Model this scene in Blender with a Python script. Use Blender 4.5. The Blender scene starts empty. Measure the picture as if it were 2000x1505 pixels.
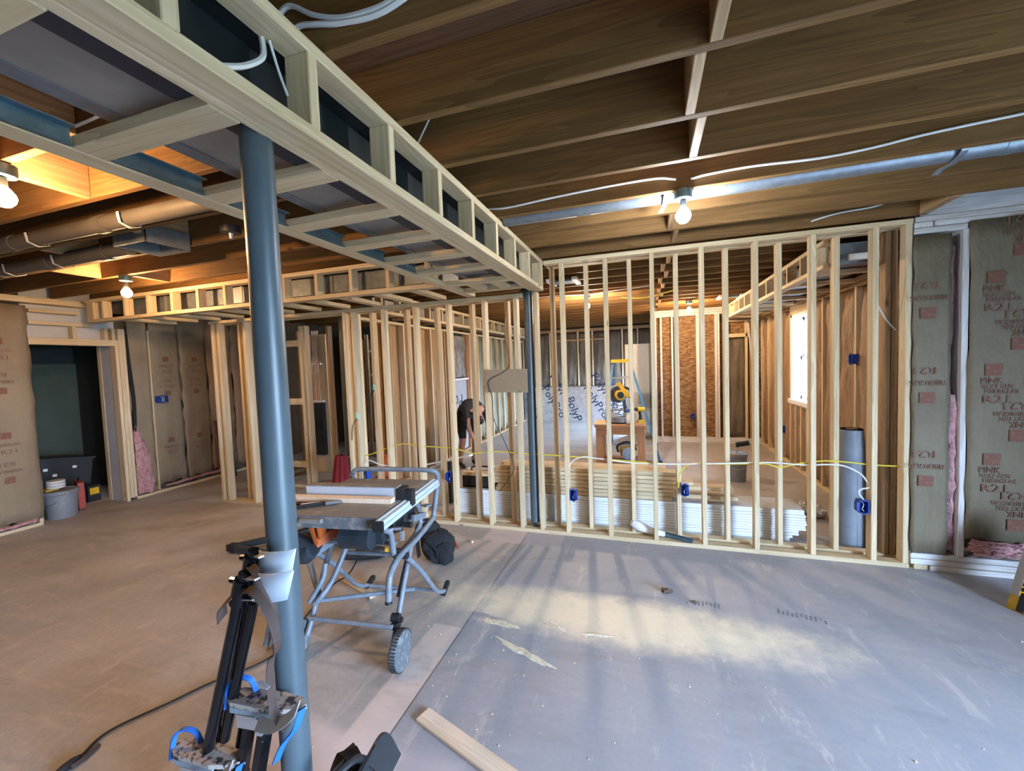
import bpy, bmesh, math, random
from mathutils import Vector, Matrix
random.seed(7)
scene = bpy.context.scene
COL = scene.collection

# ------------------------------------------------------------------ camera
cd = bpy.data.cameras.new('camera')
cam = bpy.data.objects.new('camera', cd)
COL.objects.link(cam)
cd.sensor_width = 36.0
cd.lens = 808.235 * 36.0 / 2000.0
cd.clip_start = 0.03
cd.clip_end = 200
HCAM = 1.69
RM = [[0.95025306, -0.0182741, -0.31094241],
      [0.30941678, -0.05929999, 0.94907574],
      [-0.03578238, -0.99807293, -0.05069568]]
cam.matrix_world = Matrix(((RM[0][0], -RM[0][1], -RM[0][2], 0),
                           (RM[1][0], -RM[1][1], -RM[1][2], 0),
                           (RM[2][0], -RM[2][1], -RM[2][2], HCAM),
                           (0, 0, 0, 1)))
scene.camera = cam

# ------------------------------------------------------------------ sky, daylight and exposure
world = bpy.data.worlds.new('sky')
scene.world = world
world.use_nodes = True
bg = world.node_tree.nodes['Background']
bg.inputs[0].default_value = (0.49, 0.69, 1.0, 1)
bg.inputs[1].default_value = 17.5
scene.view_settings.view_transform = 'Standard'
scene.view_settings.look = 'None'
scene.view_settings.exposure = 2.4
scene.view_settings.gamma = 1.0
scene.view_settings.use_curve_mapping = False
scene.cycles.max_bounces = 8
scene.cycles.diffuse_bounces = 5
scene.cycles.glossy_bounces = 3
scene.cycles.sample_clamp_indirect = 6.0
scene.cycles.caustics_reflective = False
scene.cycles.caustics_refractive = False
WARM = (1.0, 0.58, 0.26)
WARMWHITE = (1.0, 0.77, 0.54)
COOL = (0.86, 0.93, 1.0)
BULB_STRENGTH = dict(near_left=225, left=175, right=150, back=420, back_right=310, inner=110)

# window portals: the openings daylight comes through
def portal(loc, rot, sx, sy):
    l = bpy.data.lights.new('daylight_portal', 'AREA')
    l.shape = 'RECTANGLE'; l.size = sx; l.size_y = sy
    l.cycles.is_portal = True
    o = bpy.data.objects.new('daylight_portal', l)
    COL.objects.link(o)
    o.location = loc; o.rotation_euler = rot
portal((3.62, -0.35, 1.05), (0, math.radians(90), 0), 2.05, 2.3)
portal((0.16, 10.85, 0.85), (0, math.radians(90), 0), 1.65, 1.15)
portal((2.28, 6.80, 1.63), (0, math.radians(90), 0), 1.2, 0.75)

# ------------------------------------------------------------------ dimensions
ZC = 2.675            # underside of the joists
ZS = 2.384            # underside of the soffits
YP = 3.917            # front of the stud partition
XL = -6.80            # left wall
XR = 3.60             # right wall, out of frame
YR = -3.20            # rear wall, behind the camera
T = 0.038             # lumber thickness
W4 = 0.089            # width of a two by four

# ------------------------------------------------------------------ materials
MATS = {}
class NT:
    def __init__(s, name, rough=0.7, metal=0.0, spec=0.4):
        m = bpy.data.materials.new(name); m.use_nodes = True
        s.m = m; s.t = m.node_tree; s.n = s.t.nodes; s.l = s.t.links
        s.b = s.n['Principled BSDF']
        s.b.inputs['Roughness'].default_value = rough
        s.b.inputs['Metallic'].default_value = metal
        s.b.inputs['Specular IOR Level'].default_value = spec
        MATS[name] = m
    def node(s, t, **kw):
        n = s.n.new(t)
        for k, v in kw.items(): setattr(n, k, v)
        return n
    def put(s, sock, v):
        if hasattr(v, 'is_output') or isinstance(v, bpy.types.NodeSocket): s.l.new(v, sock)
        elif v is not None:
            if isinstance(v, tuple) and len(v) == 3 and sock.type == 'RGBA': v = v + (1,)
            sock.default_value = v
    def coord(s, kind='Object'):
        return s.node('ShaderNodeTexCoord').outputs[kind]
    def pos(s):
        return s.node('ShaderNodeNewGeometry').outputs['Position']
    def rnd(s):
        return s.node('ShaderNodeObjectInfo').outputs['Random']
    def mapping(s, v, scale=(1, 1, 1), loc=None):
        n = s.node('ShaderNodeMapping'); s.put(n.inputs['Vector'], v)
        n.inputs['Scale'].default_value = scale
        if loc is not None: s.put(n.inputs['Location'], loc)
        return n.outputs[0]
    def noise(s, v, scale, detail=3, rough=0.55, dist=0.0, out='Fac'):
        n = s.node('ShaderNodeTexNoise'); s.put(n.inputs['Vector'], v)
        n.inputs['Scale'].default_value = scale; n.inputs['Detail'].default_value = detail
        n.inputs['Roughness'].default_value = rough; n.inputs['Distortion'].default_value = dist
        return n.outputs[out]
    def voro(s, v, scale, feature='F1', out='Distance'):
        n = s.node('ShaderNodeTexVoronoi', feature=feature); s.put(n.inputs['Vector'], v)
        n.inputs['Scale'].default_value = scale
        return n.outputs[out]
    def ramp(s, f, stops):
        n = s.node('ShaderNodeValToRGB'); s.put(n.inputs[0], f)
        e = n.color_ramp.elements
        while len(e) < len(stops): e.new(0.5)
        for i, (p, c) in enumerate(stops):
            e[i].position = p; e[i].color = (c[0], c[1], c[2], 1) if isinstance(c, tuple) else (c, c, c, 1)
        return n.outputs[0]
    def math(s, op, a, b=None, clamp=False):
        n = s.node('ShaderNodeMath', operation=op, use_clamp=clamp); s.put(n.inputs[0], a)
        if b is not None: s.put(n.inputs[1], b)
        return n.outputs[0]
    def mix(s, f, a, b, mode='MIX'):
        n = s.node('ShaderNodeMix', data_type='RGBA', blend_type=mode)
        s.put(n.inputs[0], f); s.put(n.inputs[6], a); s.put(n.inputs[7], b)
        return n.outputs[2]
    def smooth(s, x, a, b):
        n = s.node('ShaderNodeMapRange', interpolation_type='SMOOTHSTEP')
        s.put(n.inputs[0], x); n.inputs[1].default_value = a; n.inputs[2].default_value = b
        return n.outputs[0]
    def sep(s, v):
        n = s.node('ShaderNodeSeparateXYZ'); s.put(n.inputs[0], v); return n.outputs
    def hsv(s, c, v=1.0, sat=1.0):
        n = s.node('ShaderNodeHueSaturation'); s.put(n.inputs['Color'], c); s.put(n.inputs['Value'], v)
        s.put(n.inputs['Saturation'], sat); return n.outputs[0]
    def bump(s, h, strength=0.3, dist=0.01):
        n = s.node('ShaderNodeBump'); s.put(n.inputs['Height'], h)
        n.inputs['Strength'].default_value = strength; n.inputs['Distance'].default_value = dist
        s.l.new(n.outputs[0], s.b.inputs['Normal'])
    def col(s, c): s.put(s.b.inputs['Base Color'], c)
    def rand_vec(s):
        n = s.node('ShaderNodeCombineXYZ'); r = s.rnd()
        s.put(n.inputs[0], s.math('MULTIPLY', r, 37.0)); s.put(n.inputs[1], s.math('MULTIPLY', r, 91.0))
        s.put(n.inputs[2], s.math('MULTIPLY', r, 53.0)); return n.outputs[0]

def wood(name, light, mid, dark, rough=0.65, knots=True, vary=0.22, stain=0.25, spec=0.3):
    k = NT(name, rough, spec=spec)
    v = k.mapping(k.coord(), (1, 1, 1), k.rand_vec())
    g = k.noise(k.mapping(v, (1, 1, 0.035)), 55, 4, 0.6, 0.5)
    rings = k.noise(k.mapping(v, (1, 1, 0.05)), 12, 2, 0.5, 1.2)
    rings = k.math('FRACT', k.math('MULTIPLY', rings, 6.0))
    f = k.math('ADD', k.math('MULTIPLY', g, 0.6), k.math('MULTIPLY', rings, 0.35))
    c = k.ramp(f, [(0.25, light), (0.5, mid), (0.85, dark)])
    big = k.noise(k.mapping(v, (1, 1, 0.3)), 3.0, 3, 0.6)
    c = k.mix(k.math('MULTIPLY', k.smooth(big, 0.45, 0.75), stain), c, dark)
    if knots:
        d = k.voro(k.mapping(v, (1, 1, 0.4)), 4.2)
        c = k.mix(k.math('MULTIPLY', k.math('SUBTRACT', 1.0, k.smooth(d, 0.03, 0.075)), 0.75), c, tuple(x * 0.28 for x in dark))
    val = k.math('ADD', k.math('MULTIPLY', k.rnd(), vary), 1.0 - vary * 0.55)
    k.col(k.hsv(c, val))
    k.bump(g, 0.12, 0.004)
    return k.m
wood('wood_new', (0.72, 0.585, 0.385), (0.63, 0.495, 0.31), (0.48, 0.345, 0.19))
wood('wood_brown', (0.46, 0.30, 0.155), (0.38, 0.235, 0.115), (0.25, 0.145, 0.065))
wood('wood_joist', (0.225, 0.120, 0.040), (0.18, 0.090, 0.028), (0.10, 0.048, 0.015), stain=0.5, vary=0.18, rough=0.75)
wood('wood_red', (0.50, 0.27, 0.14), (0.43, 0.22, 0.11), (0.30, 0.14, 0.07))
wood('wood_white', (0.72, 0.70, 0.68), (0.66, 0.64, 0.62), (0.42, 0.36, 0.32), stain=0.5, knots=False, vary=0.1)
wood('wood_pale', (0.82, 0.69, 0.54), (0.76, 0.61, 0.46), (0.64, 0.45, 0.29), knots=False)
wood('plywood', (0.72, 0.56, 0.36), (0.66, 0.50, 0.31), (0.55, 0.39, 0.22), knots=False)
wood('wood_subfloor', (0.16, 0.085, 0.04), (0.12, 0.062, 0.03), (0.07, 0.036, 0.018), knots=False, rough=0.85)

def simple(name, c, rough=0.6, metal=0.0, spec=0.4, var=0.12, scale=8.0, bump=0.0, c2=None, th=(0.5, 0.7)):
    k = NT(name, rough, metal, spec)
    v = k.coord()
    n = k.noise(v, scale, 4, 0.6)
    d = c2 if c2 else tuple(x * (1 - var * 2) for x in c)
    k.col(k.mix(k.smooth(n, th[0] - (0.25 if not c2 else 0), th[1]), c, d))
    if bump: k.bump(n, bump, 0.01)
    return k
simple('steel_paint', (0.076, 0.104, 0.120), 0.38, spec=0.5, var=0.1, scale=5)
simple('steel_dark', (0.016, 0.021, 0.023), 0.45, spec=0.4, scale=4)
simple('steel_flange', (0.03, 0.03, 0.04), 0.6, scale=4)
simple('black_metal', (0.006, 0.006, 0.007), 0.13, spec=0.35, c2=(0.5, 0.52, 0.55), scale=24, th=(0.70, 0.73))
simple('black_plastic', (0.02, 0.021, 0.023), 0.5, scale=12)
simple('black_cloth', (0.018, 0.018, 0.02), 0.9, scale=40, bump=0.4)
simple('aluminium', (0.70, 0.73, 0.78), 0.30, 0.85, var=0.06, scale=6)
simple('galvanised', (0.28, 0.31, 0.35), 0.45, 0.6, var=0.12, scale=20)
simple('duct_metal', (0.36, 0.33, 0.30), 0.55, 0.25, var=0.14, scale=3.5)
simple('track_blue', (0.16, 0.27, 0.34), 0.42, 0.7, var=0.15, scale=18)
simple('grey_tube', (0.20, 0.23, 0.27), 0.42, spec=0.5, var=0.15, scale=18)
simple('saw_top', (0.27, 0.26, 0.25), 0.5, 0.3, c2=(0.46, 0.42, 0.36), scale=9, th=(0.5, 0.75))
simple('anodised', (0.58, 0.65, 0.74), 0.35, 0.15, spec=0.6, var=0.05)
simple('saw_body', (0.032, 0.040, 0.050), 0.5, var=0.2, scale=10)
simple('saw_dust_grey', (0.12, 0.13, 0.15), 0.8, c2=(0.28, 0.26, 0.23), scale=16, th=(0.45, 0.7))
simple('orange', (0.55, 0.12, 0.025), 0.5)
simple('red_cloth', (0.20, 0.012, 0.018), 0.85, scale=16, bump=0.5)
simple('red_plastic', (0.45, 0.05, 0.015), 0.45)
simple('yellow', (0.75, 0.45, 0.02), 0.45)
simple('yellow_dark', (0.55, 0.33, 0.02), 0.5, scale=18)
simple('blue_box', (0.01, 0.055, 0.34), 0.4)
simple('blue_strap', (0.02, 0.16, 0.62), 0.6)
simple('brown_strap', (0.075, 0.045, 0.035), 0.75, scale=24)
simple('ladder_blue', (0.03, 0.19, 0.36), 0.45)
simple('cable_white', (0.78, 0.78, 0.76), 0.45, var=0.05)
simple('cable_yellow', (0.72, 0.58, 0.06), 0.45, var=0.05)
simple('cable_pink', (0.7, 0.5, 0.48), 0.5, var=0.05)
simple('cord_black', (0.012, 0.012, 0.014), 0.55)
simple('drywall', (0.80, 0.82, 0.84), 0.8, var=0.04, scale=6)
simple('drywall_edge', (0.62, 0.60, 0.57), 0.85, var=0.1, scale=40)
simple('drywall_wall', (0.55, 0.55, 0.55), 0.85, var=0.06, scale=3)
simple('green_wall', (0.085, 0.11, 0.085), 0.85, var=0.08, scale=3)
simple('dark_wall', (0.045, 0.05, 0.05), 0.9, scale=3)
simple('bucket_grey', (0.27, 0.29, 0.32), 0.5, var=0.1)
simple('bucket_white', (0.72, 0.70, 0.66), 0.5, var=0.08)
simple('roll_grey', (0.27, 0.31, 0.36), 0.6, var=0.12, scale=5)
simple('cardboard', (0.33, 0.25, 0.17), 0.85, var=0.06, scale=6)
simple('mint', (0.35, 0.85, 0.68), 0.5, var=0.03)
simple('vinyl_white', (0.85, 0.87, 0.9), 0.35, var=0.02)
simple('paper_white', (0.78, 0.78, 0.78), 0.8, var=0.06, scale=12, bump=0.3)
simple('skin', (0.42, 0.22, 0.14), 0.55)
simple('shirt', (0.035, 0.035, 0.042), 0.9, scale=18)
simple('shorts', (0.008, 0.008, 0.01), 0.9)
simple('hair', (0.015, 0.01, 0.008), 0.7)
simple('rubber', (0.045, 0.047, 0.05), 0.8, var=0.2, scale=20)
simple('tread', (0.10, 0.11, 0.12), 0.85, c2=(0.22, 0.22, 0.22), scale=25)
simple('wheel_hub', (0.36, 0.39, 0.44), 0.55, c2=(0.52, 0.54, 0.56), scale=18, th=(0.45, 0.65))
simple('print_red', (0.20, 0.085, 0.058), 0.85, c2=(0.205, 0.13, 0.085), scale=30, th=(0.5, 0.65))
simple('print_navy', (0.012, 0.018, 0.06), 0.7)
simple('print_black', (0.02, 0.02, 0.022), 0.8)
simple('tan_stone', (0.30, 0.22, 0.13), 0.9, c2=(0.5, 0.42, 0.3), scale=30)
simple('clod', (0.12, 0.075, 0.05), 0.95, bump=0.6, scale=40)
simple('sand_wood', (0.85, 0.72, 0.52), 0.7, var=0.06)
simple('foam_grey', (0.36, 0.37, 0.39), 0.7, var=0.05)
simple('pvc_grey', (0.115, 0.10, 0.085), 0.55, var=0.1, scale=5)
simple('grass', (0.13, 0.14, 0.10), 0.95, var=0.1, scale=1.5)

# concrete floor: bare slab with trench patches, a saw-cut joint, scuffs and a film of sawdust
def floor_mat():
    k = NT('concrete', 0.55, spec=0.35)
    p = k.pos()
    wob = k.noise(p, 3.0, 4, 0.6, out='Color')
    n = k.node('ShaderNodeVectorMath', operation='MULTIPLY_ADD')
    k.put(n.inputs[0], wob); n.inputs[1].default_value = (0.10, 0.10, 0); k.put(n.inputs[2], p)
    wp = k.sep(n.outputs[0])
    sp = k.sep(p)
    base = k.ramp(k.noise(p, 0.9, 5, 0.62), [(0.3, (0.32, 0.295, 0.275)), (0.6, (0.42, 0.385, 0.36)), (0.8, (0.49, 0.45, 0.41))])
    fine = k.noise(p, 34, 4, 0.7)
    base = k.mix(0.22, base, k.ramp(fine, [(0.3, (0.27, 0.255, 0.24)), (0.7, (0.60, 0.57, 0.54))]))
    streak = k.noise(k.mapping(p, (1.2, 7, 1)), 1.6, 4, 0.65)
    base = k.mix(k.math('MULTIPLY', k.smooth(streak, 0.52, 0.72), 0.35), base, (0.58, 0.50, 0.43))
    def box(x0, x1, y0, y1, e=0.02, X=None, Y=None):
        X = X or sp[0]; Y = Y or sp[1]
        a = k.smooth(X, x0 - e, x0 + e); b = k.math('SUBTRACT', 1.0, k.smooth(X, x1 - e, x1 + e))
        c = k.smooth(Y, y0 - e, y0 + e); d = k.math('SUBTRACT', 1.0, k.smooth(Y, y1 - e, y1 + e))
        return k.math('MULTIPLY', k.math('MULTIPLY', a, b), k.math('MULTIPLY', c, d))
    pink = (0.68, 0.56, 0.50)
    m1 = box(-1.37, -1.165, 1.42, 2.35, 0.012)
    m2 = box(-1.56, -0.79, 3.64, 3.99, 0.012)
    m3 = box(-1.75, -0.70, 0.35, 1.56, 0.05, wp[0], wp[1])
    base = k.mix(k.math('MULTIPLY', m1, 0.8), base, pink)
    base = k.mix(k.math('MULTIPLY', m2, 0.85), base, (0.68, 0.56, 0.53))
    base = k.mix(k.math('MULTIPLY', m3, 0.85), base, (0.66, 0.55, 0.52))
    # darker, bluer right of the joint: blue daylight put into the slab colour
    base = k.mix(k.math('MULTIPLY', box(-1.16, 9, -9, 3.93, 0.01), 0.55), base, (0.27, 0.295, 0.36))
    # saw-cut joint
    j = k.math('LESS_THAN', k.math('ABSOLUTE', k.math('ADD', sp[0], 1.163)), 0.0035)
    base = k.mix(k.math('MULTIPLY', j, k.math('LESS_THAN', sp[1], 3.92)), base, (0.10, 0.095, 0.09))
    st = k.noise(k.mapping(p, (1.0, 2.6, 1)), 1.15, 5, 0.7, 0.8)
    base = k.mix(k.math('MULTIPLY', k.smooth(st, 0.50, 0.68), 0.38), base, (0.235, 0.225, 0.22))
    st2 = k.noise(k.mapping(p, (3.2, 1.0, 1)), 2.6, 5, 0.75, 0.4)
    base = k.mix(k.math('MULTIPLY', k.smooth(st2, 0.56, 0.66), 0.30), base, (0.64, 0.58, 0.53))
    # film of sawdust
    dx = k.math('DIVIDE', k.math('ADD', wp[0], 0.22), 1.45); dy = k.math('DIVIDE', k.math('SUBTRACT', wp[1], 2.74), 0.30)
    r = k.math('ADD', k.math('MULTIPLY', dx, dx), k.math('MULTIPLY', dy, dy))
    r = k.math('ADD', r, k.math('MULTIPLY', k.math('SUBTRACT', k.noise(p, 7.0, 6, 0.7), 0.5), 1.3))
    film = k.math('SUBTRACT', 1.0, k.smooth(r, 0.05, 1.2))
    for (ex, ey, rx, ry) in ((-1.10, 2.50, 0.16, 0.035), (-1.0, 2.40, 0.07, 0.03), (-0.76, 2.36, 0.17, 0.04), (-0.55, 2.30, 0.08, 0.02)):
        ax = k.math('DIVIDE', k.math('SUBTRACT', wp[0], ex + 0.05), rx); ay = k.math('DIVIDE', k.math('SUBTRACT', wp[1], ey + 0.05), ry)
        film = k.math('MULTIPLY', film, k.smooth(k.math('ADD', k.math('MULTIPLY', ax, ax), k.math('MULTIPLY', ay, ay)), 0.4, 1.3))
    grain = k.noise(p, 22, 5, 0.75)
    film = k.math('MULTIPLY', film, k.smooth(grain, 0.0, 0.5))
    base = k.mix(k.math('MULTIPLY', film, 0.9), base, (0.80, 0.70, 0.52))
    # plaster spots
    sn = k.math('MULTIPLY', k.smooth(k.noise(p, 5.5, 5, 0.75), 0.68, 0.76), k.smooth(fine, 0.45, 0.6))
    base = k.mix(k.math('MULTIPLY', sn, 0.6), base, (0.66, 0.65, 0.63))
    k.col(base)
    k.put(k.b.inputs['Roughness'], k.ramp(k.noise(p, 2.2, 4), [(0.3, 0.42), (0.7, 0.62)]))
    k.bump(fine, 0.12, 0.003)
floor_mat()

def kraft_mat(name, c, c2, wr=0.6):
    k = NT(name, 0.6, spec=0.3)
    v = k.mapping(k.coord(), (1, 1, 1), k.rand_vec())
    n = k.noise(v, 2.2, 5, 0.6, 0.4)
    f = k.noise(v, 45, 3)
    c_ = k.mix(k.smooth(n, 0.3, 0.72), c, c2)
    c_ = k.mix(k.math('MULTIPLY', f, 0.12), c_, (0.5, 0.45, 0.38))
    k.col(c_)
    w = k.noise(k.mapping(v, (2.2, 2.2, 0.8)), 4.5, 4, 0.55, 1.4)
    k.bump(w, wr, 0.05)
kraft_mat('kraft', (0.185, 0.150, 0.092), (0.145, 0.115, 0.068), 0.25)
kraft_mat('kraft_left', (0.27, 0.205, 0.125), (0.21, 0.155, 0.092), 0.25)
kraft_mat('kraft_brown', (0.34, 0.20, 0.105), (0.24, 0.135, 0.07), 0.8)
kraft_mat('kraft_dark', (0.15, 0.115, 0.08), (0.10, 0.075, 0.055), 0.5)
kraft_mat('kraft_green', (0.20, 0.19, 0.12), (0.15, 0.14, 0.09), 0.4)
def osb_mat():
    k = NT('osb', 0.6, spec=0.3)
    v = k.coord()
    c = k.voro(k.mapping(v, (1, 1, 2.2)), 16, 'F1', 'Color')
    s = k.sep(c)[0]
    n = k.noise(v, 26, 3, 0.6, 1.0)
    k.col(k.ramp(k.math('ADD', k.math('MULTIPLY', s, 0.6), k.math('MULTIPLY', n, 0.4)),
                 [(0.2, (0.13, 0.062, 0.022)), (0.5, (0.22, 0.115, 0.045)), (0.8, (0.32, 0.19, 0.085))]))
    k.bump(s, 0.25, 0.004)
osb_mat()
def pink_mat():
    k = NT('fiberglass', 0.95, spec=0.1)
    v = k.coord(); n = k.noise(v, 18, 5, 0.7, 0.8)
    k.col(k.ramp(n, [(0.25, (0.30, 0.13, 0.14)), (0.5, (0.62, 0.33, 0.33)), (0.8, (0.80, 0.52, 0.50))]))
    k.bump(n, 1.0, 0.03)
pink_mat()
def foil_mat():
    k = NT('foil_foam', 0.32, 0.85)
    v = k.coord(); n = k.noise(v, 9, 4, 0.6, 0.5)
    k.col(k.ramp(n, [(0.3, (0.55, 0.57, 0.60)), (0.7, (0.85, 0.87, 0.90))]))
    k.bump(n, 0.5, 0.02)
foil_mat()
def film_mat():
    k = NT('plastic_film', 0.22, spec=0.6)
    v = k.coord(); n = k.noise(k.mapping(v, (5, 5, 1)), 3, 5, 0.65, 1.5)
    k.col(k.ramp(n, [(0.35, (0.10, 0.085, 0.075)), (0.65, (0.42, 0.40, 0.38))]))
    k.bump(n, 0.9, 0.05)
film_mat()
def glass_mat():
    k = NT('window_glass', 0.02)
    t = k.node('ShaderNodeBsdfTransparent'); t.inputs[0].default_value = (0.93, 0.95, 0.96, 1)
    g = k.node('ShaderNodeBsdfGlossy'); g.inputs['Roughness'].default_value = 0.03
    mx = k.node('ShaderNodeMixShader')
    mx.inputs[0].default_value = 0.06; k.l.new(t.outputs[0], mx.inputs[1]); k.l.new(g.outputs[0], mx.inputs[2])
    k.l.new(mx.outputs[0], k.n['Material Output'].inputs['Surface'])
glass_mat()
def glow(name, c, s):
    k = NT(name, 0.3)
    k.col((0.9, 0.9, 0.88))
    k.b.inputs['Emission Color'].default_value = (c[0], c[1], c[2], 1)
    k.b.inputs['Emission Strength'].default_value = s

# ------------------------------------------------------------------ mesh helpers
class MB:
    def __init__(s): s.v = []; s.f = []
    def add(s, vs, fs):
        o = len(s.v); s.v += [tuple(v) for v in vs]; s.f += [tuple(i + o for i in f) for f in fs]
        return s
    def box(s, x0, x1, y0, y1, z0, z1, M=None):
        vs = [Vector((x, y, z)) for x in (x0, x1) for y in (y0, y1) for z in (z0, z1)]
        if M: vs = [M @ v for v in vs]
        return s.add(vs, [(0, 1, 3, 2), (4, 6, 7, 5), (0, 4, 5, 1), (2, 3, 7, 6), (0, 2, 6, 4), (1, 5, 7, 3)])
    def bar(s, a, b, w, t, up=(0, 0, 1)):
        a = Vector(a); b = Vector(b); d = (b - a); L = d.length; d.normalize()
        u = Vector(up); x = d.cross(u)
        if x.length < 1e-4: x = d.cross(Vector((1, 0, 0)))
        x.normalize(); y = x.cross(d)
        M = Matrix((( x.x, d.x, y.x, a.x), (x.y, d.y, y.y, a.y), (x.z, d.z, y.z, a.z), (0, 0, 0, 1)))
        return s.box(-w / 2, w / 2, 0, L, -t / 2, t / 2, M)
    def tube(s, pts, r, n=8, closed=False, flat=None):
        pts = [Vector(p) for p in pts]
        rs = r if isinstance(r, (list, tuple)) else [r] * len(pts)
        m = len(pts); rings = []; prev = None
        for i, p in enumerate(pts):
            if closed: d = pts[(i + 1) % m] - pts[i - 1]
            elif i == 0: d = pts[1] - p
            elif i == m - 1: d = p - pts[-2]
            else: d = (pts[i + 1] - p).normalized() + (p - pts[i - 1]).normalized()
            if d.length < 1e-6: d = Vector((0, 0, 1))
            d.normalize()
            if prev is None:
                x = d.cross(Vector((0, 0, 1)))
                if x.length < 0.1: x = d.cross(Vector((0, 1, 0)))
            else:
                x = prev - d * prev.dot(d)
            x.normalize(); prev = x; y = d.cross(x)
            fx, fy = (1, 1) if flat is None else flat
            rings.append([p + (x * math.cos(2 * math.pi * k / n) * fx + y * math.sin(2 * math.pi * k / n) * fy) * rs[i] for k in range(n)])
        vs = [v for R in rings for v in R]; fs = []
        for i in range(m if closed else m - 1):
            j = (i + 1) % m
            for k in range(n):
                fs.append((i * n + k, i * n + (k + 1) % n, j * n + (k + 1) % n, j * n + k))
        if not closed:
            fs.append(tuple(range(n - 1, -1, -1))); fs.append(tuple((m - 1) * n + k for k in range(n)))
        return s.add(vs, fs)
    def lathe(s, prof, n=20, M=None):
        vs = []; fs = []
        for r, z in prof:
            for k in range(n):
                a = 2 * math.pi * k / n; vs.append(Vector((r * math.cos(a), r * math.sin(a), z)))
        for i in range(len(prof) - 1):
            for k in range(n):
                fs.append((i * n + k, i * n + (k + 1) % n, (i + 1) * n + (k + 1) % n, (i + 1) * n + k))
        if prof[0][0] > 1e-5: fs.append(tuple(range(n - 1, -1, -1)))
        if prof[-1][0] > 1e-5: fs.append(tuple((len(prof) - 1) * n + k for k in range(n)))
        if M: vs = [M @ v for v in vs]
        return s.add(vs, fs)
    def sheet(s, nu, nv, fn):
        vs = [fn(i / nu, j / nv) for j in range(nv + 1) for i in range(nu + 1)]
        fs = [(j * (nu + 1) + i, j * (nu + 1) + i + 1, (j + 1) * (nu + 1) + i + 1, (j + 1) * (nu + 1) + i) for j in range(nv) for i in range(nu)]
        return s.add(vs, fs)
    def strip(s, pts, w, axis, t=0.003):
        a = Vector(axis).normalized() * w / 2; pts = [Vector(p) for p in pts]; n = len(pts)
        nor = []
        for i in range(n):
            d = pts[min(i + 1, n - 1)] - pts[max(i - 1, 0)]; q = d.cross(a)
            q = q.normalized() if q.length > 1e-6 else Vector((0, 0, 1)); nor.append(q * t / 2)
        vs = []
        for i, p in enumerate(pts): vs += [p - a - nor[i], p + a - nor[i], p + a + nor[i], p - a + nor[i]]
        fs = []
        for i in range(n - 1):
            for k in range(4): fs.append((i * 4 + k, i * 4 + (k + 1) % 4, (i + 1) * 4 + (k + 1) % 4, (i + 1) * 4 + k))
        fs += [(3, 2, 1, 0), tuple((n - 1) * 4 + k for k in range(4))]
        return s.add(vs, fs)
    def mesh(s, name, mat, smooth=False):
        me = bpy.data.meshes.new(name); me.from_pydata(s.v, [], s.f); me.update()
        bm = bmesh.new(); bm.from_mesh(me); bmesh.ops.recalc_face_normals(bm, faces=bm.faces); bm.to_mesh(me); bm.free()
        if mat: me.materials.append(MATS[mat])
        if smooth:
            me.polygons.foreach_set('use_smooth', [True] * len(me.polygons))
            try: me.set_sharp_from_angle(angle=math.radians(40))
            except Exception: pass
        return me
    def build(s, name, mat, parent=None, smooth=False, loc=None):
        o = bpy.data.objects.new(name, s.mesh(name, mat, smooth)); COL.objects.link(o)
        if parent: o.parent = parent
        if loc: o.location = loc
        return o

def spline(pts, n=6, closed=False):
    pts = [Vector(p) for p in pts]; out = []; m = len(pts)
    for i in range(m if closed else m - 1):
        p0 = pts[(i - 1) % m] if closed or i > 0 else pts[0] * 2 - pts[1]
        p1 = pts[i]; p2 = pts[(i + 1) % m]
        p3 = pts[(i + 2) % m] if closed or i + 2 < m else p2 * 2 - p1
        for k in range(n):
            t = k / n
            out.append(0.5 * ((2 * p1) + (p2 - p0) * t + (2 * p0 - 5 * p1 + 4 * p2 - p3) * t * t + (3 * p1 - p0 - 3 * p2 + p3) * t ** 3))
    if not closed: out.append(pts[-1])
    return out

def tag(o, label=None, cat=None, group=None, kind=None):
    if label: o['label'] = label
    if cat: o['category'] = cat
    if group: o['group'] = group
    if kind: o['kind'] = kind
    return o
def empty(name, loc=(0, 0, 0), rz=0.0):
    o = bpy.data.objects.new(name, None); COL.objects.link(o)
    o.location = loc; o.rotation_euler = (0, 0, rz); o.empty_display_size = 0.05
    return o
def thing(name, label, cat, loc=(0, 0, 0), rz=0.0, group=None):
    return tag(empty(name, loc, rz), label, cat, group)
def struct(name, label, loc=(0, 0, 0)):
    return tag(empty(name, loc), label, None, None, 'structure')

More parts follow.
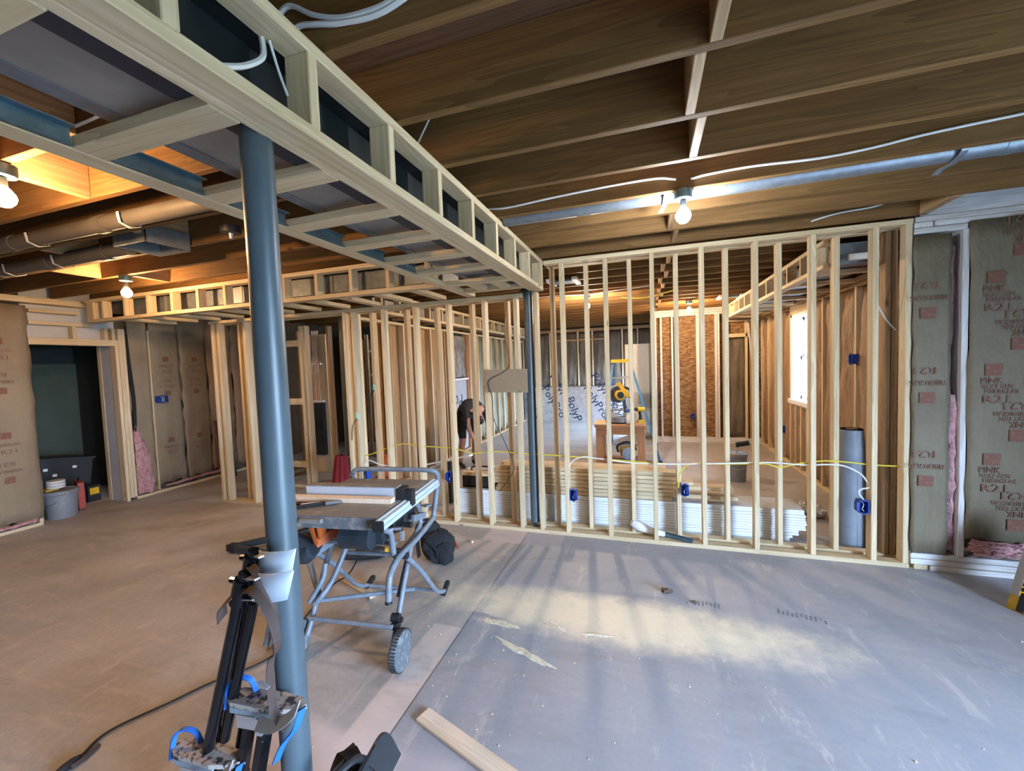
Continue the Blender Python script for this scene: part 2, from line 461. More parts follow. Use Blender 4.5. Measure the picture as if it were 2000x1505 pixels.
BOARDS = {}
def board_mesh(a, b, L, mat):
    key = (round(a, 4), round(b, 4), round(L, 3), mat)
    if key not in BOARDS:
        bm = bmesh.new(); bmesh.ops.create_cube(bm, size=1.0)
        for v in bm.verts: v.co = Vector((v.co.x * a, v.co.y * b, v.co.z * L))
        bmesh.ops.bevel(bm, geom=list(bm.edges), offset=min(0.003, a * 0.2, b * 0.2), segments=1, affect='EDGES')
        me = bpy.data.meshes.new('board'); bm.to_mesh(me); bm.free(); me.materials.append(MATS[mat])
        BOARDS[key] = me
    return BOARDS[key]
def board(name, parent, x0, x1, y0, y1, z0, z1, mat='wood_new', wob=0.0):
    d = (x1 - x0, y1 - y0, z1 - z0); c = Vector(((x0 + x1) / 2, (y0 + y1) / 2, (z0 + z1) / 2))
    ax = max(range(3), key=lambda i: d[i])
    if ax == 2: me = board_mesh(d[0], d[1], d[2], mat); rot = (0, 0, 0)
    elif ax == 0: me = board_mesh(d[2], d[1], d[0], mat); rot = (0, math.pi / 2, 0)
    else: me = board_mesh(d[0], d[2], d[1], mat); rot = (math.pi / 2, 0, 0)
    o = bpy.data.objects.new(name, me); COL.objects.link(o)
    if parent: o.parent = parent; c = c - parent.location
    o.location = c
    o.rotation_euler = tuple(r + (random.uniform(-wob, wob) if wob else 0) for r in rot)
    return o

TXT = {}
def text_mesh(s, size, mat):
    key = (s, size, mat)
    if key not in TXT:
        cu = bpy.data.curves.new('lettering', 'FONT'); cu.body = s; cu.size = size; cu.resolution_u = 2
        cu.align_x = 'CENTER'; cu.align_y = 'CENTER'; cu.extrude = 0.0004
        o = bpy.data.objects.new('lettering', cu); COL.objects.link(o)
        bpy.context.view_layer.update()
        me = bpy.data.meshes.new_from_object(o.evaluated_get(bpy.context.evaluated_depsgraph_get()))
        bpy.data.objects.remove(o); bpy.data.curves.remove(cu)
        me.materials.clear(); me.materials.append(MATS[mat]); TXT[key] = me
    return TXT[key]
def lettering(s, size, mat, parent, M, sx=1.0, name='lettering'):
    o = bpy.data.objects.new(name, text_mesh(s, size, mat)); COL.objects.link(o); o.parent = parent
    o.matrix_local = M @ Matrix.Diagonal((sx, 1, 1, 1)); return o
def face_negY(x, y, z, ang=0.0):   # text readable from -Y
    return Matrix.Translation((x, y, z)) @ Matrix.Rotation(math.pi / 2, 4, 'X') @ Matrix.Rotation(ang, 4, 'Z')
def face_posX(x, y, z, ang=0.0):   # text readable from +X
    return Matrix.Translation((x, y, z)) @ Matrix.Rotation(math.pi / 2, 4, 'Z') @ Matrix.Rotation(math.pi / 2, 4, 'X') @ Matrix.Rotation(ang, 4, 'Z')

def frange(a, b, s):
    out = []
    while a <= b + 1e-6: out.append(a); a += s
    return out

# ================================================================== THE SETTING
# floor
fl = MB()
fl.box(XL - 2.2, XR + 0.2, YR - 0.2, 12.1, -0.2, 0.0)
tag(fl.build('floor', 'concrete'), 'bare grey concrete slab with pinkish trench patches and a film of sawdust', kind='structure')
gr = MB(); gr.box(-40, 40, -40, 50, -0.6, -0.25)
tag(gr.build('ground', 'grass'), 'ground outside the basement', kind='structure')

# ceiling: subfloor, joists, blocking
ceil = struct('ceiling', 'open ceiling of brown floor joists under a dark wooden subfloor')
for i, y in enumerate(frange(YR - 0.1, 11.9, 1.22)):
    board('subfloor_panel', ceil, XL - 2.2, XR + 0.2, y, y + 1.216, ZC + 0.235, ZC + 0.26, 'wood_subfloor')
JY = [1.137 + 0.392 * k for k in range(-11, 28)]
for k, y in enumerate(JY):
    if y < 3.95:
        x1 = 1.96 if y > 3.8 else XR
        board('joist', ceil, XL, x1, y - T, y, ZC, ZC + 0.235, 'wood_joist')
    elif y < 9.0: board('joist', ceil, XL, 2.25, y - T, y, ZC, ZC + 0.235, 'wood_joist')
    else: board('joist', ceil, -3.6, 0.6, y - T, y, ZC, ZC + 0.235, 'wood_joist')
for k in range(len(JY) - 1):
    y0 = JY[k]; y1 = JY[k + 1] - T
    if 0.3 < y0 < 8.6 and abs(y0 - 3.88) > 0.2:
        x = [0.165, 0.215, 0.16, 0.205][k % 4]
        if abs(y0 - 2.313) < 0.1 or abs(y0 - 2.705) < 0.1: continue
        board('blocking', ceil, x, x + T, y0, y1, ZC, ZC + 0.235, 'wood_brown')
for y0, x in ((JY[10], -2.2), (JY[11], -2.9), (JY[13], -4.35), (JY[14], -5.1), (JY[15], -4.75), (JY[13], -3.3)):
    board('blocking', ceil, x, x + T, y0, y0 + 0.354, ZC, ZC + 0.235, 'wood_brown')
board('blocking', ceil, 1.90, 1.96, 3.50, 3.843, ZC, ZC + 0.235, 'wood_brown')
rim = board('rim_board', ceil, 1.96, XR, 3.935, 3.96, ZC, ZC + 0.235, 'wood_white')

def batt(parent, face, u0, u1, z0, z1, plane, mat, bulge=0.018, wr=0.006, seed=0, nu=8, nv=18, name='kraft_batt', rag=0.0):
    rs = random.Random(seed * 31 + 5)
    ph = [rs.uniform(0, 6.28) for _ in range(6)]
    rg = [rs.uniform(-1, 1) * rag for _ in range(nu + 1)]; rl = [rs.uniform(-1, 1) * rag * 0.6 for _ in range(nv + 1)]
    def fn(a, b):
        h = bulge * (1 - (2 * a - 1) ** 4) * (1 - (2 * b - 1) ** 12)
        h += wr * (math.sin(7 * a + 9 * b + ph[0]) + math.sin(13 * a - 5 * b + ph[1]) + 0.6 * math.sin(23 * b + 4 * a + ph[2]))
        u = u0 + (u1 - u0) * a; z = z0 + (z1 - z0) * b
        if b < 0.02: z += rg[int(round(a * nu))]
        if a < 0.02 or a > 0.98: u += rl[int(round(b * nv))] * (1 if a < 0.5 else -1)
        if face == '-Y': return Vector((u, plane - h, z))
        if face == '+X': return Vector((plane + h, u, z))
        return Vector((plane - h, u, z))
    m = MB(); m.sheet(nu, nv, fn)
    o = m.build(name, mat, parent, True)
    sm = o.modifiers.new('thick', 'SOLIDIFY'); sm.thickness = 0.004; sm.offset = 0
    return o

def print_block(parent, face, u, z, plane, flip=False, s=1.0, full=True):
    f = face_negY if face == '-Y' else face_posX
    e = -0.002 if face == '-Y' else 0.002
    def at(du, dz):
        if flip: du, dz = -du, -dz
        return (u + du * s, plane + e, z + dz * s) if face == '-Y' else (plane + e, u + du * s, z + dz * s)
    ang = math.pi if flip else 0
    q = MB(); q.box(-0.048 * s, 0.048 * s, -0.042 * s, 0.042 * s, 0, 0.0008)
    sq = q.build('print_square', 'print_red', parent); sq.matrix_local = f(*at(0.0, 0.0))
    lettering('R21', 0.080 * s, 'print_red', parent, f(*at(0.02, -0.215), ang), 1.3)
    if full:
        lettering('PINK', 0.062 * s, 'print_red', parent, f(*at(-0.01, -0.08), ang), 0.9)
        lettering('NEXT GEN', 0.044 * s, 'print_red', parent, f(*at(0.02, -0.122), ang), 0.8)
        lettering('FIBERGLAS', 0.044 * s, 'print_red', parent, f(*at(0.045, -0.158), ang), 0.9)
    else:
        lettering('FIBERGLAS', 0.055 * s, 'print_red', parent, f(*at(0.0, -0.12), ang), 0.9)

# ---- stud partition: two rows of studs on their own plates
wp = struct('wall_partition', 'open partition of pale new studs with staggered double rows')
board('bottom_plate', wp, -3.32, 1.905, YP, YP + W4, 0, T)
board('bottom_plate', wp, -3.32, 1.905, YP + 0.143, YP + 0.232, 0, T)
board('bottom_plate', wp, -5.40, -4.58, YP + 0.02, YP + 0.16, 0, T)
board('top_plate', wp, -0.93, 1.905, YP, YP + W4, ZC - T - 0.006, ZC - 0.006)
board('top_plate', wp, -0.93, 1.905, YP + 0.143, YP + 0.232, ZC - T - 0.006, ZC - 0.006)
board('top_plate', wp, -5.40, -1.15, YP, YP + W4, ZS - T, ZS)
board('top_plate', wp, -5.40, -1.15, YP + 0.143, YP + 0.232, ZS - T, ZS)
zt = ZC - T - 0.006
for k in range(7):
    x = -0.778 + 0.4064 * k
    board('stud', wp, x, x + T, YP, YP + W4, T, zt, wob=0.0012)
for k in range(6):
    x = -0.57 + 0.4064 * k
    board('stud', wp, x, x + T, YP + 0.143, YP + 0.232, T, zt, wob=0.0012)
board('stud', wp, -0.905, -0.867, YP + 0.143, YP + 0.232, T, zt)
for x, y in ((1.800, YP + 0.143), (1.862, YP), (1.843, YP + 0.143)):
    board('stud', wp, x, x + T, y, y + W4, T, zt, 'wood_brown' if x < 1.85 else 'wood_new')
zt = ZS - T
for x in (-1.038, -1.245, -1.579, -1.983, -2.376, -2.776, -3.176, -3.29, -5.36, -5.262, -4.81):
    board('stud', wp, x, x + T, YP, YP + W4, T, zt if x < -1.1 else ZS, wob=0.0012)
for x in (-1.384, -1.78, -2.197, -2.577, -3.03, -3.25, -5.08, -4.93, -4.66):
    board('stud', wp, x, x + T, YP + 0.143, YP + 0.232, T, zt, wob=0.0012)
# short hall wall behind the opening, with blocking
board('bottom_plate', wp, -5.0, -4.6, 4.72, 4.81, 0, T)
for x in (-4.74, -4.66):
    board('stud', wp, x, x + T, 4.72, 4.81, T, zt)
for x, y in ((-4.42, 4.90), (-5.38, 4.72), (-5.38, 5.3), (-4.48, 5.5), (-4.46, 6.1)):
    board('stud', wp, x, x + T, y, y + W4, T, zt, 'wood_brown')
for z in (1.22, 0.30, 2.06):
    board('blocking', wp, -5.34, -4.74, 4.72, 4.76, z, z + W4)
board('bottom_plate', wp, -4.47, -4.38, 4.85, 6.6, 0, T)

# ---- insulated wall to the right of the partition
wf = struct('wall_front', 'insulated wall with printed kraft paper and stacked white plates right of the partition')
m = MB(); m.box(1.905, XR + 0.15, 4.05, 4.11, 0, ZC + 0.23); m.build('sheathing', 'osb', wf)
for i, (z, x0) in enumerate(((0.0, 2.03), (0.044, 1.91), (0.088, 1.91))):
    board('bottom_plate', wf, x0, XR, 3.905 + 0.004 * i, 4.05, z, z + 0.041, 'wood_white')
board('shim', wf, 1.935, 2.02, 3.92, 4.04, 0.0, 0.04, 'wood_new')
board('bottom_plate', wf, 1.80, 2.05, 3.93, 4.0, 0.0, 0.002, 'wood_new')
for i, z in enumerate((2.635, 2.594)):
    board('top_plate', wf, 1.915 if i == 0 else 2.03, XR, 3.917 - 0.006 * i, 4.05, z, z + 0.039, 'wood_white')
board('top_plate', wf, 1.91, 2.022, 3.92, 4.05, 2.594, 2.632, 'wood_white')
board('top_plate', wf, 1.91, 2.22, 3.915, 4.05, 2.548, 2.59, 'wood_white')
board('top_plate', wf, 2.22, XR, 3.93, 4.05, 2.556, 2.592, 'wood_white')
board('stud', wf, 1.905, 1.915, 3.93, 4.05, 0.13, 2.55, 'wood_white')
board('stud', wf, 2.187, 2.225, 3.905, 4.045, 0.13, 2.55, 'wood_white')
board('stud', wf, 2.60, 2.638, 3.92, 4.05, 0.13, 2.55, 'wood_white')
board('stud', wf, 3.01, 3.05, 3.92, 4.05, 0.13, 2.55, 'wood_white')
b1 = batt(wf, '-Y', 1.90, 2.125, 0.14, 2.53, 3.905, 'kraft', 0.006, 0.002, 1, rag=0.012)
b2 = batt(wf, '-Y', 2.222, 2.63, 0.27, 2.60, 3.898, 'kraft', 0.004, 0.0015, 2, rag=0.01)
b3 = batt(wf, '-Y', 2.63, 3.05, 0.2, 2.60, 3.898, 'kraft', 0.004, 0.0015, 3)
b4 = batt(wf, '-Y', 3.05, XR, 0.2, 2.60, 3.898, 'kraft', 0.004, 0.0015, 4)
for z in (2.185, 1.53, 0.88):
    print_block(b2, '-Y', 2.36, z, 3.887); print_block(b2, '-Y', 2.50, z - 0.475, 3.887, True)
print_block(b2, '-Y', 2.50, 2.365, 3.887, True)
for z in (1.96, 1.33, 0.70):
    print_block(b1, '-Y', 1.985, z, 3.892, True, 0.95, full=False)
# torn pink fibre between the batts and a rolled piece at the floor
def fibre(parent, pts, r, seed, name='fibre', n=9):
    rs = random.Random(seed); P = spline(pts, 7); m = MB()
    m.tube(P, [r * rs.uniform(0.55, 1.25) for _ in P], n, flat=(1, 0.6))
    m.v = [(x + rs.uniform(-1, 1) * r * 0.25, y + rs.uniform(-1, 1) * r * 0.2, z + rs.uniform(-1, 1) * r * 0.3) for x, y, z in m.v]
    return m.build(name, 'fiberglass', parent, True)
fibre(wf, [(2.155, 3.96, 0.16), (2.165, 3.95, 0.5), (2.16, 3.945, 0.9), (2.165, 3.95, 1.35)], 0.03, 3)
fibre(wf, [(2.15, 3.99, 1.3), (2.16, 3.985, 1.9), (2.165, 3.98, 2.45)], 0.022, 4)



wl = struct('wall_left', 'left wall faced in brown kraft paper with a framed closet doorway')
m = MB(); m.box(XL - 0.16, XL - 0.12, YR, 2.84, 0, ZC + 0.23); m.build('sheathing', 'dark_wall', wl)
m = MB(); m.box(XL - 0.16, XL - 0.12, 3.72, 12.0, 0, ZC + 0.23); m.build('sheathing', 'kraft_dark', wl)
m = MB(); m.box(XL - 0.16, XL - 0.10, 2.84, 3.72, 2.21, ZC + 0.23); m.build('header_panel', 'drywall_wall', wl)
board('bottom_plate', wl, XL - 0.10, XL, YR, 2.83, 0, T)
board('bottom_plate', wl, XL - 0.10, XL, 3.78, 6.0, 0, T)
board('stud', wl, XL - 0.10, XL - 0.004, 2.80, 2.838, T, 2.56)
yb = [1.6, 2.02, 2.42, 2.845]
for i in range(len(yb) - 1):
    o = batt(wl, '+X', yb[i], yb[i + 1], 0.10, 2.57, XL, 'kraft_left', 0.008, 0.002, 20 + i, rag=0.02)
    for j, z in enumerate((2.15, 1.6, 1.1, 0.6)):
        print_block(o, '+X', (yb[i] + yb[i + 1]) / 2 - 0.04, z + 0.1 * (i % 2), XL + 0.015, j % 2 == 1, 0.85, False)
for y in (-3.2, -2.4, -1.6, -0.8, 0.0, 0.8):
    batt(wl, '+X', y, y + 0.8, 0.05, 2.57, XL, 'kraft_left', 0.012, 0.003, int(y * 10) + 60)
fibre(wl, [(XL + 0.01, 2.2, 0.07), (XL + 0.015, 2.5, 0.075), (XL + 0.01, 2.78, 0.08)], 0.035, 8)
# plates running over wall and doorway
board('top_plate', wl, XL - 0.12, XL + 0.06, YR, 3.42, 2.60, 2.655)
board('top_plate', wl, XL - 0.12, XL + 0.03, YR, 3.55, 2.655, ZC - 0.002)
board('ledger', wl, XL - 0.06, XL + 0.02, 2.86, 3.30, 2.50, 2.54)
board('ledger', wl, XL - 0.06, XL + 0.0, 2.86, 3.45, 2.36, 2.40)
board('header', wl, XL - 0.11, XL, 2.845, 3.78, 2.125, 2.205)
for y in (3.24, 3.56, 3.64):
    board('cripple_stud', wl, XL - 0.09, XL, y, y + T, 2.205, 2.36)
board('jamb_stud', wl, XL - 0.11, XL + 0.004, 3.66, 3.698, 0, 2.125)
board('jamb_stud', wl, XL - 0.11, XL + 0.01, 3.70, 3.74, T, 2.36)
board('jamb_stud', wl, XL - 0.10, XL + 0.008, 3.742, 3.78, T, 2.36)
board('jamb_stud', wl, XL - 0.40, XL - 0.33, 3.665, 3.71, 0, 2.21)
m = MB(); m.box(XL - 0.33, XL - 0.11, 3.672, 3.69, 0, 2.21); m.build('jamb_panel', 'drywall_wall', wl)
# closet shell
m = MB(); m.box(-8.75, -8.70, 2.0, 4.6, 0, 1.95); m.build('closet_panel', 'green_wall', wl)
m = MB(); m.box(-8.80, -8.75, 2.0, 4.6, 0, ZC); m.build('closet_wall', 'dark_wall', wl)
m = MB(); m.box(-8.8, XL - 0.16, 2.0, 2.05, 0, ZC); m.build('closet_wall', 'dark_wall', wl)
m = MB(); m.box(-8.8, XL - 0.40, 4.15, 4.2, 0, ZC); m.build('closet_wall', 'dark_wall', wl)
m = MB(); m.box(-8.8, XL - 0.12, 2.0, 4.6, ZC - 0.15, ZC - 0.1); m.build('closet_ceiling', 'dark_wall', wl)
# beyond the doorway: batts, a strip stud, torn pink fibre
yb = [3.80, 4.06, 4.47, 4.88, 5.3, 5.7]
for i in range(len(yb) - 1):
    o = batt(wl, '+X', yb[i], yb[i + 1] - 0.004, 0.13, 2.64, XL - 0.015, 'kraft_left' if i < 3 else 'kraft_brown', 0.012, 0.003, 30 + i, rag=0.03)
    if i in (1, 2):
        for j, z in enumerate((1.95, 1.45, 0.75)):
            print_block(o, '+X', yb[i] + 0.2, z, XL + 0.007, j % 2 == 1, 0.85, False)
board('stud', wl, XL - 0.1, XL + 0.006, 4.05, 4.068, 0.05, 2.36)
def fluff(parent, face, poly, plane, seed, depth=0.035):
    rs = random.Random(seed); nu, nv = 12, 26; J = {}
    def fn(a, b):
        k = (round(a * nu), round(b * nv))
        if k not in J: J[k] = (rs.uniform(-1, 1), rs.uniform(-1, 1), rs.uniform(0.3, 1))
        q = J[k]; f = b * (len(poly) - 1); i = min(int(f), len(poly) - 2); g = f - i
        u0 = poly[i][0] + (poly[i + 1][0] - poly[i][0]) * g; u1 = poly[i][1] + (poly[i + 1][1] - poly[i][1]) * g; z = poly[i][2] + (poly[i + 1][2] - poly[i][2]) * g
        u = u0 + (u1 - u0) * a + 0.012 * q[0] * (0.3 + a); z += 0.012 * q[1]; h = depth * q[2] * math.sin(math.pi * min(1, max(0.0, a))) ** 0.5
        return Vector((plane + h, u, z)) if face == '+X' else Vector((u, plane - h, z))
    m = MB(); m.sheet(nu, nv, fn); return m.build('fibre', 'fiberglass', parent, True)
fluff(wl, '+X', [(3.79, 3.83, 1.02), (3.79, 3.88, 0.85), (3.79, 3.96, 0.62), (3.79, 3.98, 0.40), (3.79, 4.0, 0.22), (3.79, 3.99, 0.06)], XL + 0.005, 9)
fibre(wl, [(XL, 4.15, 0.09), (XL + 0.01, 4.6, 0.10), (XL, 5.2, 0.10)], 0.03, 10)
fluff(wf, '-Y', [(2.235, 2.60, 0.165), (2.235, 2.66, 0.20), (2.24, 2.72, 0.25), (2.26, 2.8, 0.275)], 3.885, 5, 0.04)
m = MB(); m.tube(spline([(XL + 0.005, 3.81, 0.95), (XL + 0.01, 3.82, 1.4), (XL + 0.005, 3.80, 1.9), (XL - 0.02, 3.80, 2.3)]), 0.022, 8); m.build('felt_strip', 'black_cloth', wl, True)

# ---- right wall and rear wall (behind and beside the camera), with the opening the daylight comes through
wr = struct('wall_right', 'insulated right wall beside the camera with a wide patio opening')
m = MB()
m.box(XR, XR + 0.14, YR, -1.5, 0, ZC + 0.23); m.box(XR, XR + 0.14, 0.8, 4.06, 0, ZC + 0.23); m.box(XR, XR + 0.14, -1.5, 0.8, 2.1, ZC + 0.23)
m.build('sheathing', 'kraft', wr)
board('jamb', wr, XR - 0.01, XR + 0.15, 0.762, 0.80, 0, 2.1, 'wood_white')
board('jamb', wr, XR - 0.01, XR + 0.15, -1.50, -1.462, 0, 2.1, 'wood_white')
board('header', wr, XR - 0.01, XR + 0.15, -1.50, 0.80, 2.06, 2.10, 'wood_white')
we = struct('wall_rear', 'insulated rear wall behind the camera')
m = MB(); m.box(XL - 0.2, XR + 0.14, YR - 0.14, YR, 0, ZC + 0.23); m.build('sheathing', 'kraft', we)

# ---- back room, right wall with the window
wb = struct('wall_back_right', 'back room side wall of studs and brown kraft batts around a window')
XB = 2.05
m = MB()
m.box(XB + 0.16, XB + 0.2, 4.11, 6.40, 0, ZC + 0.23); m.box(XB + 0.16, XB + 0.2, 7.22, 9.1, 0, ZC + 0.23)
m.box(XB + 0.16, XB + 0.2, 6.40, 7.22, 0, 0.98); m.box(XB + 0.16, XB + 0.2, 6.40, 7.22, 2.28, ZC + 0.23)
m.build('sheathing', 'osb', wb)
board('bottom_plate', wb, XB, XB + 0.14, 4.15, 8.95, 0, T, 'wood_new')
board('top_plate', wb, XB, XB + 0.14, 4.15, 8.95, 2.36, 2.40, 'wood_brown')
SY = [4.19, 4.62, 5.17, 5.60, 6.02, 6.36]
for y in SY + [7.22, 7.62, 8.02, 8.43, 8.88]:
    board('stud', wb, XB, XB + 0.14, y, y + T, T, 2.36, 'wood_brown' if y < 4.3 else 'wood_new')
for y in (6.55, 6.78, 7.0):
    board('cripple_stud', wb, XB, XB + 0.14, y, y + T, T, 0.94)
board('sill_plate', wb, XB, XB + 0.14, 6.40, 7.22, 0.94, 0.98)
m = MB(); m.box(XB - 0.004, XB + 0.10, 6.40, 7.22, 2.275, 2.40 + 0.06); m.build('header_board', 'plywood', wb)
ys = SY
for i in range(len(ys) - 1):
    batt(wb, '-X', ys[i] + T, ys[i + 1], T, 2.36, XB + 0.055, 'kraft_brown', 0.05, 0.012, 40 + i)
for i, (a, b) in enumerate(((7.26, 7.62), (7.66, 8.02), (8.06, 8.43), (8.47, 8.88))):
    batt(wb, '-X', a, b, T, 2.36, XB + 0.06, 'kraft_brown', 0.04, 0.01, 50 + i)
for i, (a, b) in enumerate(((6.40, 6.55), (6.59, 6.78), (6.82, 7.0), (7.04, 7.22))):
    batt(wb, '-X', a, b, T, 0.94, XB + 0.06, 'kraft_brown', 0.03, 0.01, 55 + i, nv=8)
# window
win = struct('window_1', 'white double-hung window with grilles in the back room', (XB + 0.1, 6.81, 1.63))
def wbox(name, y0, y1, z0, z1, x0=0.0, x1=0.06, mat='vinyl_white'):
    m = MB(); m.box(x0, x1, y0, y1, z0, z1); return m.build(name, mat, win)
wbox('frame', -0.41, -0.36, -0.65, 0.65, -0.10, 0.09); wbox('frame', 0.36, 0.41, -0.65, 0.65, -0.10, 0.09)
wbox('frame', -0.41, 0.41, 0.60, 0.65, -0.10, 0.09); wbox('sill', -0.43, 0.43, -0.66, -0.60, -0.13, 0.09)
for z0, z1, x in ((-0.60, 0.03, 0.02), (0.0, 0.60, 0.05)):
    for a, b, c, d in ((-0.36, -0.315, z0, z1), (0.315, 0.36, z0, z1), (-0.36, 0.36, z0, z0 + 0.045), (-0.36, 0.36, z1 - 0.045, z1)):
        wbox('sash', a, b, c, d, x, x + 0.03)
    for y in (-0.11, 0.11): wbox('muntin', y - 0.008, y + 0.008, z0 + 0.045, z1 - 0.045, x + 0.008, x + 0.022)
    zm = (z0 + z1) / 2; wbox('muntin', -0.315, 0.315, zm - 0.008, zm + 0.008, x + 0.008, x + 0.022)
    wbox('pane', -0.315, 0.315, z0 + 0.045, z1 - 0.045, x + 0.013, x + 0.017, 'window_glass')

# ---- back room end wall in strand board
wo = struct('wall_back', 'bare strand-board end wall with white studs in the back room')
YO = 8.95
m = MB(); m.box(0.13, XB + 0.2, YO + 0.10, YO + 0.12, 0, ZC + 0.23); m.build('sheathing', 'osb', wo)
board('bottom_plate', wo, 0.13, XB + 0.1, YO - 0.02, YO + 0.10, 0, 0.06, 'wood_white')
board('bottom_plate', wo, 0.13, XB + 0.1, YO, YO + 0.10, 0.06, 0.10, 'wood_white')
for z in (2.53, 2.575, 2.62):
    board('top_plate', wo, 0.13, 1.45, YO, YO + 0.10, z, z + 0.042, 'wood_white')
for x, w, mt in ((0.13, 0.06, 'wood_white'), (0.26, T, 'wood_white'), (0.47, T, 'wood_white'), (0.53, T, 'wood_red'), (0.93, 0.06, 'wood_white'), (1.27, T, 'wood_white'), (1.315, T, 'wood_white'), (1.41, 0.08, 'wood_brown'), (1.80, T, 'wood_new'), (1.87, T, 'wood_brown')):
    board('stud', wo, x, x + w, YO, YO + 0.10, 0.10, 2.53 if x < 1.4 else 2.36, mt)
board('header', wo, 1.49, 2.05, YO, YO + 0.08, 2.36, 2.40)
board('header', wo, 1.49, 1.93, YO, YO + 0.06, 2.06, 2.13)
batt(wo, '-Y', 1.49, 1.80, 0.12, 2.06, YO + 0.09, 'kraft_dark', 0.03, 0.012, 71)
lean = MB(); lean.bar((1.95, YO - 0.01, 1.15), (1.84, YO - 0.01, 2.33), 0.03, 0.02, (0, 1, 0)); lean.build('brace', 'wood_white', wo)
# corner return and far wall
m = MB(); m.box(0.09, 0.13, YO, 10.25, 0, ZC + 0.23); m.box(0.09, 0.13, 11.45, 12.0, 0, ZC + 0.23); m.box(0.09, 0.13, 10.25, 11.45, 1.7, ZC + 0.23); m.build('return_panel', 'drywall_wall', wo)
wz = struct('wall_far', 'far wall of dark kraft batts above a band of foil-faced foam board')
YF = 11.8
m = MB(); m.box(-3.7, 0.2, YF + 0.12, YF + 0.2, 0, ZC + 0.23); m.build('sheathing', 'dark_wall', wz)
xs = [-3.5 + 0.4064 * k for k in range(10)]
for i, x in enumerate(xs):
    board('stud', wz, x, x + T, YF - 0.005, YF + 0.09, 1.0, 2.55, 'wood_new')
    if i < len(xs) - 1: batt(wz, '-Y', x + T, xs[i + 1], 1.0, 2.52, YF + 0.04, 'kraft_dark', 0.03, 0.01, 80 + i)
board('rail', wz, -3.5, 0.15, YF - 0.01, YF + 0.06, 0.985, 1.02, 'kraft_dark')
board('rail', wz, -2.5, -1.0, YF - 0.01, YF + 0.08, 2.30, 2.34, 'wood_brown')
board('top_plate', wz, -3.6, 0.2, YF - 0.01, YF + 0.09, 2.55, 2.63, 'wood_brown')
for i, x in enumerate((-3.5, -2.28, -1.06)):
    m = MB(); m.box(x, min(x + 1.215, 0.12), YF - 0.02, YF + 0.03, 0.0, 0.985)
    fo = m.build('foam_board', 'foil_foam', wz)
    for (s, dx, z, a) in (('PolyPro', 0.90, 0.56, -58), ('PolyPro', 0.32, 0.20, -70), ('PolyPro', 1.12, 0.9, -58)):
        if x + dx < 0.0: lettering(s, 0.33, 'print_navy', fo, face_negY(x + dx, YF - 0.023, z, math.radians(a)))

# ---- back room left wall (brown boards and studs, foam board, green kraft)
wi = struct('wall_inner_left', 'back room side wall of studs over brown boarding and foam')
XI = -3.45
m = MB(); m.box(XI - 0.16, XI - 0.12, 5.3, 12.0, 0, ZC + 0.23); m.build('sheathing', 'dark_wall', wi)
board('bottom_plate', wi, XI - 0.10, XI, 4.95, YF, 0, T, 'wood_brown')
board('top_plate', wi, XI - 0.10, XI, 4.3, YF, ZS - 0.02 - T, ZS - 0.02, 'wood_new')
sy = frange(5.0, 11.7, 0.4064)
for y in sy:
    if 6.95 < y < 7.66: continue
    board('stud', wi, XI - 0.10, XI, y, y + T, T, ZS - 0.06, 'wood_new' if y > 7.8 or random.random() < 0.6 else 'wood_brown')
for y in (5.06, 5.88, 6.72, 6.90, 7.70, 7.78):
    board('stud', wi, XI - 0.10, XI, y, y + T, T, ZS - 0.06, 'wood_red' if y > 7 else 'wood_brown')
for i, y in enumerate(frange(5.04, 6.8, 0.2)):
    board('boarding', wi, XI - 0.12, XI - 0.102, y, y + 0.196, 0.02, ZS, 'wood_brown')
for i, y in enumerate(frange(7.82, 11.4, 0.4064)):
    batt(wi, '+X', y, y + 0.40, 0.1, ZS - 0.06, XI - 0.06, 'kraft_green', 0.03, 0.008, 90 + i)
m = MB(); m.box(XI - 0.09, XI - 0.04, 6.95, 7.70, 0.05, 1.42); fo = m.build('foam_board', 'foam_grey', wi)
lettering('Po', 0.40, 'print_navy', fo, face_posX(XI - 0.038, 7.28, 1.02, math.pi))
board('sill_plate', wi, XI - 0.10, XI + 0.01, 6.95, 7.70, 1.42, 1.46, 'wood_white')
def fnp(a, b):
    return Vector((XI - 0.05 + 0.02 * math.sin(14 * a + 3 * math.sin(4 * b)) * (1 - 0.5 * b), 6.96 + 0.73 * a, 1.48 + 0.80 * b))
m = MB(); m.sheet(18, 14, fnp); m.build('plastic_film', 'plastic_film', wi, True)
# rooms behind the left part of the partition
wk = struct('wall_inner_back', 'kraft and board wall at the rear of the left rooms')
m = MB(); m.box(XL - 0.2, XI - 0.10, 8.2, 8.26, 0, ZC + 0.23); m.build('sheathing', 'dark_wall', wk)
xs = frange(-6.7, -3.7, 0.4064)
for i, x in enumerate(xs):
    board('stud', wk, x, x + T, 8.05, 8.14, T, ZS, 'wood_brown')
    batt(wk, '-Y', x + T, x + 0.4064, T, ZS, 8.13, 'kraft_brown', 0.04, 0.01, 110 + i)
for i, (x, y) in enumerate(((-4.1, 5.6), (-3.95, 6.3), (-4.3, 7.0), (-3.8, 6.9), (-4.9, 6.6), (-4.75, 7.3), (-5.3, 6.9), (-3.75, 5.2))):
    board('stud', wk, x, x + T, y, y + W4, 0, ZS, 'wood_brown' if i % 2 else 'wood_new')
board('shelf_rail', wk, -5.6, -3.7, 7.4, 7.44, 1.55, 1.6, 'wood_new'); board('shelf_rail', wk, -5.6, -3.7, 7.4, 7.44, 2.05, 2.1, 'wood_white')

